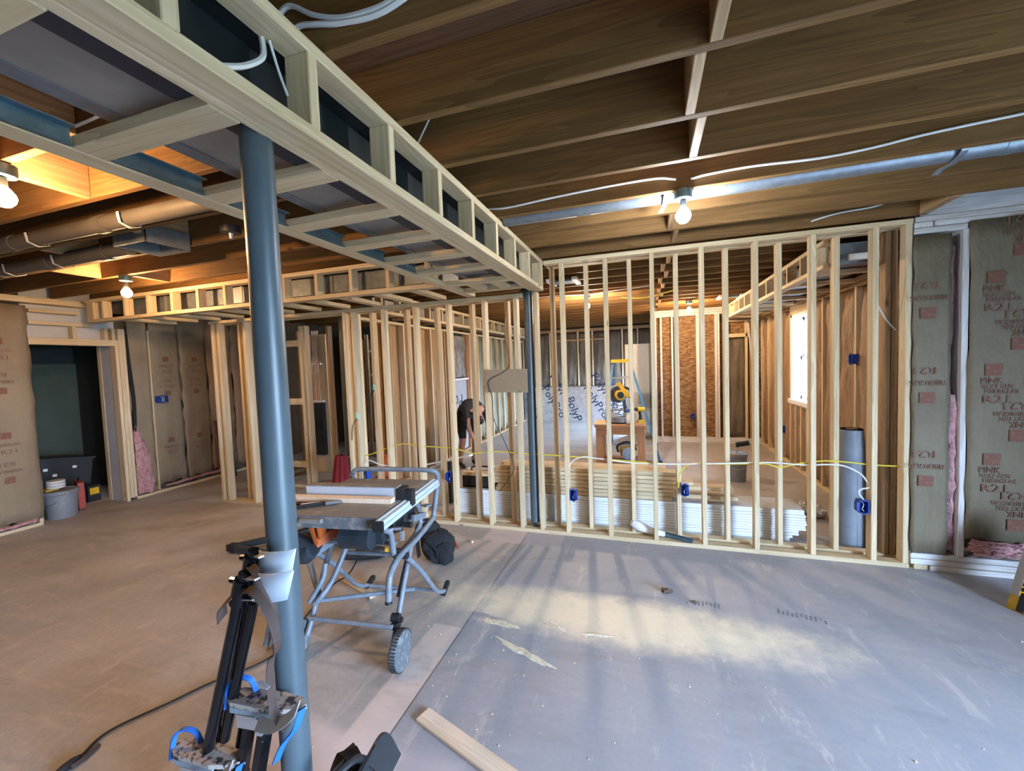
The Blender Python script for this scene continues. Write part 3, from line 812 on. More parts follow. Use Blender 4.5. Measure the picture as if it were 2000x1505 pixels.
# ================================================================== STEEL, SOFFITS, DUCTS
XBM = -1.097
bmth = thing('steel_beam', 'dark painted steel beam hidden inside the long soffit', 'beam', (XBM, -1.6, 2.42))
def bb(name, x0, x1, y0, y1, z0, z1, mat, par):
    m = MB(); m.box(x0, x1, y0, y1, z0, z1); return m.build(name, mat, par)
bb('bottom_flange', -0.077, 0.077, 0, 5.75, 0, 0.014, 'steel_flange', bmth)
bb('web', -0.006, 0.006, 0, 5.75, 0.014, 0.226, 'steel_dark', bmth)
bb('top_flange', -0.077, 0.077, 0, 5.75, 0.226, 0.24, 'steel_dark', bmth)
def column(x, y, z0, z1, label, grp='steel columns', base=True):
    t = thing('steel_column', label, 'column', (x, y, 0), 0, grp)
    m = MB(); m.lathe([(0.0445, z0), (0.0445, z1)], 40); m.build('pipe', 'steel_paint', t, True)
    m = MB(); m.box(-0.07, 0.07, -0.07, 0.07, z1, z1 + 0.004); m.build('cap_plate', 'steel_dark', t)
    if base:
        m = MB(); m.box(-0.09, 0.09, -0.09, 0.09, 0, z0); m.build('base_plate', 'steel_dark', t)
    else:
        m = MB(); m.lathe([(0.018, 0.0), (0.018, z0)], 12); m.build('jack_screw', 'steel_dark', t, True)
        m = MB(); m.lathe([(0.046, z0 - 0.006), (0.046, z0)], 24); m.build('collar', 'steel_dark', t, True)
    m = MB(); m.tube([(-0.0445, 0.0, z1 - 0.01), (-0.053, 0, z1 - 0.004)], 0.008, 8); m.build('bolt', 'aluminium', t, True)
    return t
column(XBM, 0.98, 0.01, 2.414, 'tall blue-grey steel column nearest the camera, drywall stilts leaning on it')
column(-1.107, 3.985, 0.095, 2.40, 'blue-grey steel column standing in the partition under the soffit corner', base=False)
column(-3.60, 4.28, 0.01, 2.36, 'thin-looking blue-grey column behind the partition above the red bag')

sa = thing('soffit_frame', 'long pale lumber soffit ladder running over the near column', 'soffit frame', (-1.327, -1.6, ZS), 0, 'soffit frames')
board('bottom_rail', sa, -1.021, -0.932, -1.6, YP, ZS, ZS + T)
board('top_rail', sa, -1.021, -0.932, -1.6, YP, ZC - T - 0.002, ZC - 0.002)
board('edge_board', sa, -1.059, -1.0215, -1.6, YP - 0.05, ZS + 0.001, ZS + 0.035)
for k in range(-6, 8):
    y = 1.027 + 0.4 * k
    board('post', sa, -1.021, -0.932, y, y + T, ZS + T, ZC - T - 0.002)
board('post', sa, -1.021, -0.932, YP - T, YP, ZS + T, ZC - T - 0.002)
board('left_rail', sa, -1.722, -1.632, -1.6, 3.90, ZS, ZS + T)
for y0 in (3.25, 3.62):
    board('rung', sa, -1.63, -1.06, y0, y0 + W4, ZS + 0.002, ZS + T + 0.002)
for x in (-1.48, -1.26):
    board('rung', sa, x, x + W4, 3.34, 3.615, ZS + 0.002, ZS + T)
RY = [0.857 + 0.389 * k for k in range(-6, 6)]
for y in RY:
    board('rung', sa, -1.63, -1.06, y - 0.045, y + 0.045, ZS, ZS + T, wob=0.004)
for i in range(len(RY) - 1):
    y0 = RY[i] + 0.047; y1 = RY[i + 1] - 0.047
    m = MB(); m.box(-1.632, -1.628, y0, y1, ZS + 0.005, ZS + 0.062); m.box(-1.632, -1.60, y0, y1, ZS + 0.058, ZS + 0.062); m.box(-1.632, -1.612, y0, y1, ZS + 0.005, ZS + 0.009)
    o = m.build('steel_track', 'track_blue', sa); o.location = -sa.location
du = thing('sheet_metal_duct', 'flat dull sheet metal duct inside the long soffit', 'duct', (-1.345, -1.6, 2.46), 0, 'ducts')
m = MB(); m.box(-0.155, 0.155, 0, 5.5, 0, 0.19); m.build('duct_body', 'duct_metal', du)
for y in (0.9, 3.3, 4.1, 4.9):
    m = MB(); m.box(-0.162, 0.162, y, y + 0.03, -0.006, 0.196); m.build('drive_cleat', 'galvanised', du)
m = MB(); m.box(-0.165, -0.105, 0, 5.5, -0.005, -0.001); m.build('seam', 'galvanised', du)

sb = thing('soffit_frame', 'pale lumber soffit ladder crossing the room in front of the partition', 'soffit frame', (-4.1, 3.29, ZS), 0, 'soffit frames')
board('bottom_rail', sb, -6.50, -1.725, 3.25, 3.25 + W4, ZS, ZS + T)
board('top_rail', sb, -6.55, -1.722, 3.25, 3.25 + W4, ZC - T - 0.01, ZC - 0.01)
for k in range(12):
    x = -6.231 + 0.4 * k
    board('post', sb, x, x + T, 3.25, 3.25 + W4, ZS + T, ZC - T - 0.01)
board('post', sb, -6.52, -6.40, 3.26, 3.33, ZS + T, ZC - T - 0.01)
for k in range(13):
    x = -6.05 + 0.4 * k
    if x < -1.8: board('rung', sb, x, x + W4, 3.34, YP - 0.002, ZS, ZS + T, wob=0.006)
db = thing('sheet_metal_duct', 'bright boxed duct seen through the crossing soffit posts', 'duct', (-3.9, 3.6, 2.47), 0, 'ducts')
m = MB(); m.box(-2.2, 2.15, -0.17, 0.17, 0, 0.17); m.build('duct_body', 'galvanised', db)
for x in (-1.5, -0.3, 0.9, 1.7):
    m = MB(); m.box(x, x + 0.03, -0.176, 0.176, -0.005, 0.176); m.build('drive_cleat', 'duct_metal', db)

sc_ = thing('soffit_frame', 'soffit ladder along the left side of the back room', 'soffit frame', (-3.2, 8.0, ZS), 0, 'soffit frames')
for z in (ZS, 2.60):
    board('rail', sc_, -3.19, -3.10, 4.2, 11.7, z, z + T)
for y in frange(4.4, 11.6, 0.4):
    board('post', sc_, -3.19, -3.10, y, y + T, ZS + T, 2.60)
    board('rung', sc_, -3.5, -3.19, y, y + 0.07, ZS, ZS + T, 'wood_brown')
m = MB(); m.box(-0.25, -0.10, -3.5, 3.6, 0.06, 0.22); m.build('duct_body', 'duct_metal', sc_)

sd = thing('soffit_frame', 'soffit ladder above the back room window wall', 'soffit frame', (1.7, 6.5, 2.40), 0, 'soffit frames')
for z in (2.40, 2.60):
    board('rail', sd, 1.42, 1.51, 4.16, YO, z, z + T)
for y in frange(4.3, 8.9, 0.4):
    board('post', sd, 1.42, 1.51, y, y + T, 2.438, 2.60)
for y in frange(4.5, 8.8, 0.6):
    board('rung', sd, 1.51, XB, y, y + W4, 2.40, 2.438)
m = MB(); m.box(-0.12, 0.20, -2.2, 2.3, 0.045, 0.22); m.build('duct_body', 'galvanised', sd)
board('rail', sd, XB - 0.05, XB, 4.16, YO, 2.40, 2.438, 'wood_brown')
board('end_block', sd, 1.60, 1.95, 4.16, 4.20, 2.45, 2.50, 'wood_white')

# silver pipe along the joists with strap hangers
sp_ = thing('duct_pipe', 'long silver pipe running along the joists beside the white bulb', 'pipe', (1.2, 2.785, 2.70))
m = MB(); m.tube([(-2.12, 0, 0), (0.2, 0, 0), (2.38, 0, 0)], 0.052, 20); m.build('pipe', 'galvanised', sp_, True)
for x in (0.31, -1.08):
    m = MB(); m.strip(spline([(x + 0.02, -0.075, 0.02), (x + 0.01, -0.07, -0.03), (x, 0, -0.062), (x - 0.01, 0.07, -0.06), (x - 0.02, 0.10, -0.075)], 3), 0.03, (1, 0, 0), 0.003); m.build('strap_hanger', 'galvanised', sp_)
m = MB(); m.lathe([(0.055, -0.02), (0.055, 0.02)], 20, Matrix.Translation((0.52, 0, 0)) @ Matrix.Rotation(math.pi / 2, 4, 'Y')); m.build('coupling', 'galvanised', sp_, True)

t = thing('ceiling_box', 'black round ceiling box on a joist left of the long soffit', 'ceiling box', (-2.62, 2.10, 2.64))
m = MB(); m.lathe([(0.0, -0.012), (0.06, -0.010), (0.062, 0.034), (0.0, 0.036)], 20); m.build('box', 'black_plastic', t, True)
m = MB(); m.lathe([(0.012, -0.045), (0.016, -0.012)], 12); m.build('stem', 'aluminium', t, True)
# drain pipes in the left ceiling
for (x0, x1, y, z, r, lab) in ((-5.6, -1.85, 1.73, 2.66, 0.048, 'dark drain pipe strapped between joists at upper left'), (-6.3, -3.62, 2.09, 2.655, 0.055, 'wider dark drain pipe beside the register boot')):
    t = thing('drain_pipe', lab, 'pipe', ((x0 + x1) / 2, y, z))
    h = (x1 - x0) / 2
    m = MB(); m.tube([(-h, 0, 0), (0, 0, 0), (h, 0, 0)], r, 16); m.build('pipe', 'pvc_grey', t, True)
    for k in range(4):
        x = -h * 0.8 + k * h * 0.52
        m = MB(); m.tube([(x, 0, 0), (x + 0.09, 0, 0)], r * 1.13, 16); m.build('coupling', 'pvc_grey', t, True)
    for k in range(3):
        x = -h * 0.6 + k * h * 0.5
        m = MB(); m.strip([(x, -r * 1.3, 0.02), (x, -r * 1.1, -r * 0.8), (x, 0, -r * 1.22), (x, r * 1.1, -r * 0.8), (x, r * 1.3, 0.02)], 0.02, (1, 0, 0)); m.build('strap', 'cable_white', t)
t = thing('register_boot', 'open sheet metal register boot between the joists at upper left', 'register', (-3.4, 2.11, 2.62))
m = MB(); m.box(-0.17, 0.17, -0.15, -0.145, 0, 0.12); m.box(-0.17, 0.17, 0.145, 0.15, 0, 0.12); m.box(-0.17, -0.165, -0.15, 0.15, 0, 0.12); m.box(0.165, 0.17, -0.15, 0.15, 0, 0.12); m.build('collar', 'galvanised', t)
m = MB(); m.box(-0.17, 0.17, -0.15, 0.15, 0.12, 0.124); m.build('top_plate', 'track_blue', t)
for (x, y, lab) in ((-0.93, 4.98, 'small metal fan box between joists just behind the partition top'), (1.30, 7.55, 'small metal register on the back room joists')):
    t = thing('register_boot', lab, 'register', (x, y, 2.645))
    m = MB(); m.box(-0.13, 0.13, -0.10, 0.10, 0.0, 0.025); m.build('plate', 'track_blue', t)
    for s in (-1, 1):
        m = MB(); m.box(s * 0.15 - 0.03, s * 0.15 + 0.03, -0.17, 0.17, -0.004, 0.028); m.build('flange', 'vinyl_white', t)

# ================================================================== HANGING BULBS
def bulb(x, y, zbox, zb, col, strength, label, mname):
    glow(mname, col, strength)
    t = thing('hanging_bulb', label, 'light bulb', (x, y, zb), 0, 'bare hanging bulbs')
    m = MB(); m.lathe([(0.0, -0.046), (0.022, -0.041), (0.038, -0.022), (0.043, -0.002), (0.039, 0.014), (0.026, 0.034), (0.015, 0.048)], 24)
    m.build('bulb', mname, t, True)
    m = MB(); m.lathe([(0.016, 0.044), (0.018, 0.05), (0.018, 0.085), (0.010, 0.092)], 16); m.build('socket', 'black_plastic', t, True)
    h = zbox - zb
    m = MB(); m.tube(spline([(0, 0, 0.09), (0.012, 0.004, 0.09 + (h - 0.09) * 0.4), (-0.004, 0, h)], 4), 0.003, 6); m.tube(spline([(0.004, 0, 0.09), (-0.02, 0.01, 0.09 + (h - 0.09) * 0.5), (0.01, 0, h)], 4), 0.003, 6)
    m.build('wire', 'cable_white', t, True)
    m = MB(); m.lathe([(0.05, h), (0.052, h + 0.01), (0.052, h + 0.05), (0.0, h + 0.052)], 12); m.build('junction_box', 'track_blue', t, True)
bulb(0.219, 2.686, 2.622, 2.53, COOL, BULB_STRENGTH['right'], 'bright cool-white bulb hanging right of centre before the partition', 'glow_right')
bulb(-2.76, 1.118, 2.622, 2.53, WARM, BULB_STRENGTH['near_left'], 'warm glowing bulb at the far left edge under the joists', 'glow_near_left')
bulb(-4.746, 2.686, 2.622, 2.512, WARM, BULB_STRENGTH['left'], 'warm bulb hanging before the crossing soffit at left', 'glow_left')
bulb(-0.825, 6.214, 2.622, 2.515, WARMWHITE, BULB_STRENGTH['back'], 'small warm bulb seen between the partition studs near the soffit corner', 'glow_back')
bulb(0.706, 7.782, 2.622, 2.515, (1.0, 0.68, 0.38), BULB_STRENGTH['back_right'], 'warm bulb glowing before the strand-board wall', 'glow_back_right')
bulb(-4.126, 6.214, 2.622, 2.32, COOL, BULB_STRENGTH['inner'], 'tiny white bulb among the brown studs of the left rooms', 'glow_inner')

# ================================================================== CABLES
def cable(name, label, pts, r, mat, cat='cable', group=None, n=6, flat=None):
    P = spline(pts, 6); c = Vector(P[0]); m = MB(); m.tube([p - c for p in P], r, n, flat=flat)
    o = m.build(name, mat, None, True, c); return tag(o, label, cat, group)
cable('white_cable', 'white cable stapled along the joist from the soffit to the cool-white bulb', [(-1.0, 2.655, 2.735), (-0.85, 2.655, 2.725), (-0.551, 2.655, 2.742), (-0.2, 2.655, 2.755), (0.067, 2.655, 2.755), (0.18, 2.65, 2.73)], 0.007, 'cable_white')
cable('white_cable', 'white cable running from the cool-white bulb to the upper right edge', [(0.26, 2.65, 2.72), (0.36, 2.655, 2.732), (0.576, 2.655, 2.736), (0.888, 2.655, 2.722), (1.111, 2.655, 2.731), (1.32, 2.655, 2.753), (1.55, 2.655, 2.768), (2.0, 2.655, 2.79)], 0.007, 'cable_white')
cable('white_cable', 'upper of two thick white cables crossing over the long soffit', [(-1.11, 1.085, 2.70), (-1.10, 1.085, 2.80), (-1.044, 1.085, 2.835), (-0.958, 1.085, 2.785), (-0.865, 1.085, 2.749), (-0.774, 1.085, 2.738), (-0.668, 1.085, 2.745), (-0.5, 1.085, 2.80)], 0.008, 'cable_white')
cable('white_cable', 'lower of two thick white cables crossing over the long soffit', [(-1.10, 1.08, 2.70), (-1.02, 1.08, 2.758), (-0.941, 1.08, 2.748), (-0.856, 1.085, 2.732), (-0.70, 1.085, 2.722), (-0.5, 1.085, 2.785)], 0.008, 'cable_white')
cable('white_cable', 'short white cable looping out between the near soffit posts', [(-1.01, 0.78, 2.45), (-1.0, 0.824, 2.472), (-1.0, 0.876, 2.508), (-1.0, 0.927, 2.56), (-1.01, 0.945, 2.61), (-1.03, 0.95, 2.69)], 0.008, 'cable_white')
cable('white_cable', 'thin white cable hanging straight beside the second soffit post', [(-1.0, 0.958, 2.63), (-1.0, 0.985, 2.562), (-1.0, 1.012, 2.51)], 0.004, 'cable_white')
cable('white_cable', 'thin pale cable slanting from the joist to the soffit top rail', [(-0.95, 1.83, 2.90), (-1.0, 1.84, 2.84), (-1.05, 1.85, 2.78)], 0.004, 'cable_white')
cable('white_cable', 'white cable poking through a hole in the joist above the partition', [(1.225, 3.86, 2.71), (1.26, 3.836, 2.722), (1.42, 3.835, 2.752), (1.62, 3.835, 2.765), (1.75, 3.835, 2.80)], 0.007, 'cable_white')
cable('white_cable', 'white cable stapled on the joist beside the upper left bulb', [(-4.60, 2.30, 2.70), (-4.088, 2.295, 2.70), (-3.537, 2.295, 2.715), (-3.038, 2.295, 2.74), (-2.3, 2.295, 2.76)], 0.006, 'cable_white')
cable('white_cable', 'white cable along the joist at the far left edge bulb', [(-2.44, 1.04, 2.68), (-2.25, 1.09, 2.70), (-1.93, 1.095, 2.72), (-1.75, 1.095, 2.74)], 0.006, 'cable_white')
cable('white_cable', 'long white cable threaded through the right-hand studs', [(-0.75, 3.985, 0.53), (-0.73, 3.975, 0.70), (-0.62, 3.965, 0.772), (-0.467, 3.965, 0.765), (-0.124, 3.965, 0.732), (0.25, 3.965, 0.74), (0.567, 3.965, 0.757), (0.961, 3.965, 0.782), (1.222, 3.965, 0.772), (1.40, 3.965, 0.783), (1.505, 3.965, 0.773), (1.608, 3.96, 0.715), (1.659, 3.95, 0.635)], 0.006, 'cable_white')
cable('yellow_cable', 'yellow cable threaded through studs to the right end post', [(0.25, 3.975, 0.52), (0.27, 3.975, 0.66), (0.36, 3.975, 0.745), (0.60, 3.975, 0.752), (0.85, 3.975, 0.765), (0.961, 3.975, 0.765), (1.05, 3.975, 0.742), (1.167, 3.975, 0.775), (1.365, 3.975, 0.81), (1.539, 3.975, 0.804), (1.69, 3.975, 0.79), (1.89, 3.975, 0.786)], 0.006, 'cable_yellow')
cable('yellow_cable', 'yellow cable drooping through the left studs behind the table saw', [(-3.40, 4.02, 0.66), (-3.10, 3.975, 0.70), (-2.8, 3.97, 0.80), (-2.60, 3.965, 0.85), (-2.39, 3.965, 0.834), (-2.14, 3.965, 0.825), (-1.96, 3.965, 0.815), (-1.75, 3.965, 0.77), (-1.55, 3.965, 0.80), (-1.25, 3.965, 0.79), (-0.952, 3.965, 0.783), (-0.75, 3.965, 0.775), (-0.50, 3.968, 0.765), (-0.1, 3.97, 0.745), (0.25, 3.97, 0.735)], 0.006, 'cable_yellow')
cable('white_cable', 'short white loop feeding the blue box at the right end', [(1.659, 3.95, 0.635), (1.655, 3.94, 0.615), (1.60, 3.935, 0.60), (1.585, 3.93, 0.565), (1.625, 3.93, 0.505)], 0.006, 'cable_white')
cable('white_cable', 'white loop arching above the blue box behind the saw', [(-3.10, 3.93, 0.53), (-3.09, 3.92, 0.60), (-3.02, 3.91, 0.66), (-2.90, 3.92, 0.62), (-2.80, 3.94, 0.60)], 0.006, 'cable_white')
cable('black_wire', 'thin dark wire trailing down past the cardboard sheet', [(-1.311, 3.905, 2.30), (-1.338, 3.905, 2.0), (-1.30, 3.897, 1.68), (-1.50, 3.888, 1.55), (-1.522, 3.888, 1.48), (-1.49, 3.90, 1.343), (-1.482, 3.90, 1.135), (-1.405, 3.90, 0.979), (-1.291, 3.90, 0.697), (-1.311, 3.90, 0.592), (-1.40, 3.90, 0.47), (-1.456, 3.90, 0.40)], 0.0035, 'cord_black')
cable('white_cable', 'pale cable bowing down at the top right end of the partition', [(1.70, 4.05, 2.30), (1.74, 4.06, 2.10), (1.80, 4.06, 1.95), (1.87, 4.06, 1.85)], 0.006, 'cable_white')
cable('yellow_cable', 'yellow cable drooping from the joists in the back room', [(-0.35, 6.45, 2.63), (-0.1, 6.45, 2.60), (0.15, 6.46, 2.62), (0.4, 6.47, 2.68)], 0.007, 'cable_yellow')
cable('white_cable', 'white cable crossing the back room joists to the small warm bulb', [(-2.2, 6.05, 2.668), (-1.2, 6.02, 2.665), (-0.825, 6.15, 2.668), (-0.3, 5.95, 2.665), (0.1, 5.85, 2.668)], 0.008, 'cable_white')
P = [(-2.377, 2.556, 0.012), (-2.249, 2.123, 0.01), (-2.152, 1.795, 0.01), (-2.298, 1.55, 0.01), (-2.37, 1.40, 0.01), (-2.476, 1.187, 0.01), (-2.44, 1.06, 0.01)]
cable('extension_cord', 'black cord snaking over the floor from saw to lower left', [(-2.10, 2.62, 0.35), (-2.25, 2.60, 0.10)] + P, 0.006, 'cord_black', 'cord')
t = thing('cord_plug', 'black plug end of the cord on the lower left floor', 'plug', (-2.44, 1.06, 0.0), math.radians(-80))
m = MB(); m.tube([(0, 0, 0.012), (0.03, 0, 0.016), (0.06, 0.004, 0.018), (0.09, 0, 0.016)], [0.009, 0.016, 0.018, 0.014], 10); m.build('body', 'cord_black', t, True)
m = MB(); m.tube([(-0.06, 0.02, 0.01), (0.0, 0.03, 0.012), (0.05, 0.02, 0.012)], 0.009, 8); m.build('sleeve', 'brown_strap', t, True)
for y in (-0.006, 0.006):
    m = MB(); m.box(0.085, 0.115, y - 0.0015, y + 0.0015, 0.011, 0.020); m.build('prong', 'aluminium', t)

# ================================================================== BLUE OUTLET BOXES
def outlet_box(x, y, z, label, face='-Y', w=0.06, h=0.095, flipx=1):
    t = thing('outlet_box', label, 'outlet box', (x, y, z), {'-Y': 0, '+X': math.pi / 2, '-X': -math.pi / 2}[face], 'blue outlet boxes')
    d = 0.07; e = 0.003; m = MB()
    m.box(-w / 2, w / 2, d - e, d, -h / 2, h / 2)
    for s in (-1, 1):
        m.box(s * w / 2 - e, s * w / 2 + e, 0, d, -h / 2, h / 2); m.box(-w / 2, w / 2, 0, d, s * h / 2 - e, s * h / 2 + e)
    m.build('shell', 'blue_box', t)
    for s in (-1, 1):
        m = MB(); m.box(-0.012, 0.012, 0.0, 0.012, s * (h / 2 + 0.004) - 0.008, s * (h / 2 + 0.004) + 0.008); m.build('screw_ear', 'blue_box', t)
    m = MB(); m.box(-w / 2 * flipx - 0.018, -w / 2 * flipx + 0.0, 0.0, 0.05, -h / 2 + 0.012, h / 2 - 0.012); m.build('nail_bracket', 'blue_box', t)
    m = MB(); m.tube(spline([(0, 0.06, h / 2 - 0.01), (0.008, 0.03, 0.01), (-0.006, 0.02, -0.02), (0.004, 0.012, -0.035)], 4), 0.003, 6); m.build('wire_tail', 'cable_white', t, True)
outlet_box(-0.702, YP, 0.405, 'blue outlet box on the stud right of the far column', flipx=-1)
outlet_box(0.305, YP + 0.06, 0.50, 'blue outlet box with yellow cables on the middle stud', flipx=-1)
outlet_box(1.615, YP, 0.462, 'blue outlet box by the grey roll at the right end')
outlet_box(-2.035, YP + 0.02, 0.51, 'blue outlet box on the stud right of the saw handle')
outlet_box(-3.105, YP, 0.484, 'blue outlet box behind the table saw top', flipx=-1, w=0.075)
t = outlet_box(-6.735, 4.16, 1.367, 'wide blue box on the left wall paper beyond the doorway', '+X', 0.12, 0.09)
outlet_box(0.86, YO + 0.0, 0.52, 'small dark blue box on the strand-board wall')
outlet_box(XB + 0.0, 7.58, 0.5, 'tiny blue box low on the wall left of the window', '-X')
outlet_box(1.99, 5.14, 1.62, 'small blue box high on the window wall stud', '-X')

# ================================================================== CARDBOARD ON THE STUDS
t = thing('cardboard_sheet', 'brown cardboard sheet nailed across the studs beside the far column', 'cardboard', (-1.338, 3.905, 1.53))
m = MB(); m.sheet(12, 4, lambda a, b: Vector((-0.223 + 0.446 * a, -0.004 - 0.006 * math.sin(a * math.pi), -0.112 - 0.008 * a + (0.228 + 0.004 * a) * b)))
o = m.build('sheet', 'cardboard', t); s_ = o.modifiers.new('thick', 'SOLIDIFY'); s_.thickness = 0.004
for x, z in ((-0.21, 0.10), (0.14, 0.10), (-0.21, -0.10), (0.14, -0.105)):
    m = MB(); m.lathe([(0.0, -0.003), (0.007, -0.001), (0.008, 0.002)], 8, Matrix.Translation((x, -0.012, z)) @ Matrix.Rotation(math.pi / 2, 4, 'X')); m.build('nail', 'aluminium', t, True)

# ================================================================== TABLE SAW ON FOLDING STAND
SAW = thing('table_saw', 'grey table saw on a wheeled folding tube stand beside the near column', 'table saw', (-1.68, 1.91, 0), math.radians(7))
def part(name, mat, parent, fn, smooth=False):
    m = MB(); fn(m); return m.build(name, mat, parent, smooth)
def tubepart(name, pts, r=0.0165, mat='grey_tube', par=SAW, n=10, k=3):
    m = MB(); m.tube(spline(pts, k) if k else pts, r, n); return m.build(name, mat, par, True)
US = 0.31; UL = -0.31
# table top: two cast wings, slot, fence, rails
part('table_top', 'saw_top', SAW, lambda m: (m.box(-0.36, 0.285, -0.12, 0.36, 0.872, 0.902), m.box(-0.33, 0.285, 0.365, 0.60, 0.872, 0.902)))
part('table_apron', 'saw_dust_grey', SAW, lambda m: (m.box(-0.36, 0.285, -0.13, -0.12, 0.835, 0.900), m.box(-0.37, -0.36, -0.12, 0.36, 0.835, 0.900)))
part('front_lip', 'saw_top', SAW, lambda m: m.box(-0.16, -0.03, -0.155, -0.13, 0.868, 0.890))
part('fence_rail', 'anodised', SAW, lambda m: (m.box(0.29, 0.335, -0.16, 0.64, 0.868, 0.895), m.box(0.315, 0.345, -0.16, 0.64, 0.85, 0.872), m.box(0.30, 0.31, -0.16, 0.64, 0.895, 0.901)))
part('rail_end_cap', 'black_plastic', SAW, lambda m: m.box(0.285, 0.348, -0.172, -0.16, 0.845, 0.90))
fen = part('rip_fence', 'anodised', SAW, lambda m: m.box(-0.36, 0.255, 0.175, 0.235, 0.903, 0.972))
part('fence_head', 'black_plastic', fen, lambda m: (m.box(0.255, 0.30, 0.165, 0.245, 0.90, 0.97), m.box(0.30, 0.348, 0.18, 0.23, 0.86, 0.955)))
part('fence_cap', 'saw_top', fen, lambda m: m.box(-0.36, 0.255, 0.172, 0.238, 0.972, 0.977))
part('saw_body', 'saw_body', SAW, lambda m: (m.box(-0.02, 0.24, 0.0, 0.45, 0.70, 0.872), m.tube([(0.02, -0.02, 0.75), (0.2, -0.02, 0.75)], 0.07, 14)))
part('motor', 'black_plastic', SAW, lambda m: (m.tube([(0.0, 0.28, 0.74), (-0.16, 0.28, 0.72)], 0.07, 16), m.tube([(-0.16, 0.28, 0.72), (-0.2, 0.28, 0.715)], 0.05, 16)), True)
part('push_stick_holder', 'orange', SAW, lambda m: (m.bar((-0.17, -0.06, 0.87), (-0.15, -0.02, 0.70), 0.035, 0.02, (1, 0, 0)), m.bar((-0.16, -0.03, 0.70), (0.03, 0.12, 0.80), 0.02, 0.05, (0, 0, 1)), m.bar((-0.11, -0.05, 0.86), (-0.12, -0.02, 0.74), 0.06, 0.012, (1, 0, 0))))
part('bevel_wheel', 'black_plastic', SAW, lambda m: (m.lathe([(0.07, -0.008), (0.075, 0), (0.07, 0.008), (0.055, 0.008), (0.055, -0.008)], 20, Matrix.Translation((0.27, 0.15, 0.79)) @ Matrix.Rotation(math.pi / 2, 4, 'Y')), m.bar((0.27, 0.09, 0.79), (0.27, 0.21, 0.79), 0.012, 0.012)), True)
part('wheel_knob', 'black_plastic', SAW, lambda m: m.tube([(0.28, 0.20, 0.74), (0.33, 0.20, 0.74), (0.335, 0.20, 0.74)], [0.016, 0.018, 0.01], 12), True)
part('lock_lever', 'aluminium', SAW, lambda m: (m.bar((0.2, 0.02, 0.775), (0.33, 0.06, 0.775), 0.018, 0.014), m.bar((0.31, 0.11, 0.74), (0.31, 0.11, 0.68), 0.02, 0.02, (0, 1, 0))))
# stand: right side tubes, left side tubes, handle loop, cross bars
tubepart('handle_tube', [(UL, 0.60, 0.93), (UL, 0.645, 0.95), (UL + 0.045, 0.66, 0.955), (0.0, 0.665, 0.957), (US - 0.05, 0.66, 0.955), (US, 0.68, 0.93), (US, 0.70, 0.87), (US, 0.657, 0.781), (US, 0.60, 0.67), (US, 0.56, 0.635), (US, 0.311, 0.61), (US, 0.129, 0.608), (US, 0.03, 0.60), (US, -0.05, 0.56), (US, -0.075, 0.50), (US, -0.086, 0.42)], 0.018, k=4)
part('tube_cap', 'black_plastic', SAW, lambda m: m.tube([(US, -0.085, 0.428), (US, -0.0865, 0.412)], 0.0195, 12), True)
UI = US - 0.035
tubepart('rear_leg_tube', [(UI, 0.26, 0.90), (UI, 0.33, 0.84), (UI, 0.42, 0.778), (UI, 0.445, 0.70), (UI, 0.43, 0.643), (UI, 0.311, 0.60), (UI, 0.115, 0.59)])
tubepart('front_leg_tube', [(UI, -0.085, 0.87), (UI, -0.03, 0.80), (UI, 0.04, 0.752), (UI, 0.055, 0.659), (UI, 0.07, 0.61), (UI, 0.12, 0.57)])
tubepart('brace_tube', [(US, 0.136, 0.575), (US, 0.323, 0.40), (US, 0.50, 0.20), (US, 0.60, 0.10), (US, 0.72, 0.035)])
tubepart('wheel_leg_tube', [(UI, 0.311, 0.60), (UI, 0.249, 0.50), (UI, 0.153, 0.36), (UI, 0.06, 0.20), (UI, 0.0, 0.12)], 0.016, k=2)
tubepart('wheel_leg_tube', [(UI - 0.03, 0.30, 0.50), (UI - 0.03, 0.22, 0.40), (UI - 0.03, 0.15, 0.31)], 0.014, k=2)
tubepart('brace_tube', [(UL, 0.136, 0.575), (UL, 0.323, 0.40), (UL, 0.50, 0.20), (UL, 0.60, 0.10), (UL, 0.72, 0.035)])
tubepart('wheel_leg_tube', [(UL + 0.03, 0.311, 0.60), (UL + 0.03, 0.249, 0.50), (UL + 0.03, 0.153, 0.36), (UL + 0.03, 0.06, 0.20), (UL + 0.03, 0.0, 0.12)], 0.016, k=2)
tubepart('rear_leg_tube', [(UL + 0.02, 0.26, 0.88), (UL + 0.02, 0.42, 0.778), (UL + 0.02, 0.43, 0.643), (UL + 0.02, 0.311, 0.60), (UL + 0.02, 0.115, 0.59)])
tubepart('handle_tube', [(UL, 0.60, 0.93), (UL, 0.657, 0.80), (UL, 0.58, 0.65), (UL, 0.311, 0.61), (UL, 0.129, 0.608), (UL, -0.03, 0.57), (UL, -0.07, 0.50), (UL, -0.086, 0.42)], 0.0155)
tubepart('inner_leg_tube', [(-0.10, 0.30, 0.80), (-0.11, 0.25, 0.66), (-0.14, 0.16, 0.50), (-0.17, 0.10, 0.40), (-0.21, 0.04, 0.33), (-0.24, 0.03, 0.30)], 0.017)
tubepart('inner_leg_tube', [(-0.20, 0.10, 0.52), (-0.205, 0.08, 0.44), (-0.24, 0.04, 0.36), (-0.27, 0.03, 0.31)], 0.015)
tubepart('brace_tube', [(-0.45, 0.22, 0.53), (-0.40, 0.20, 0.50), (-0.30, 0.12, 0.40), (-0.22, 0.06, 0.33)], 0.017, k=2)
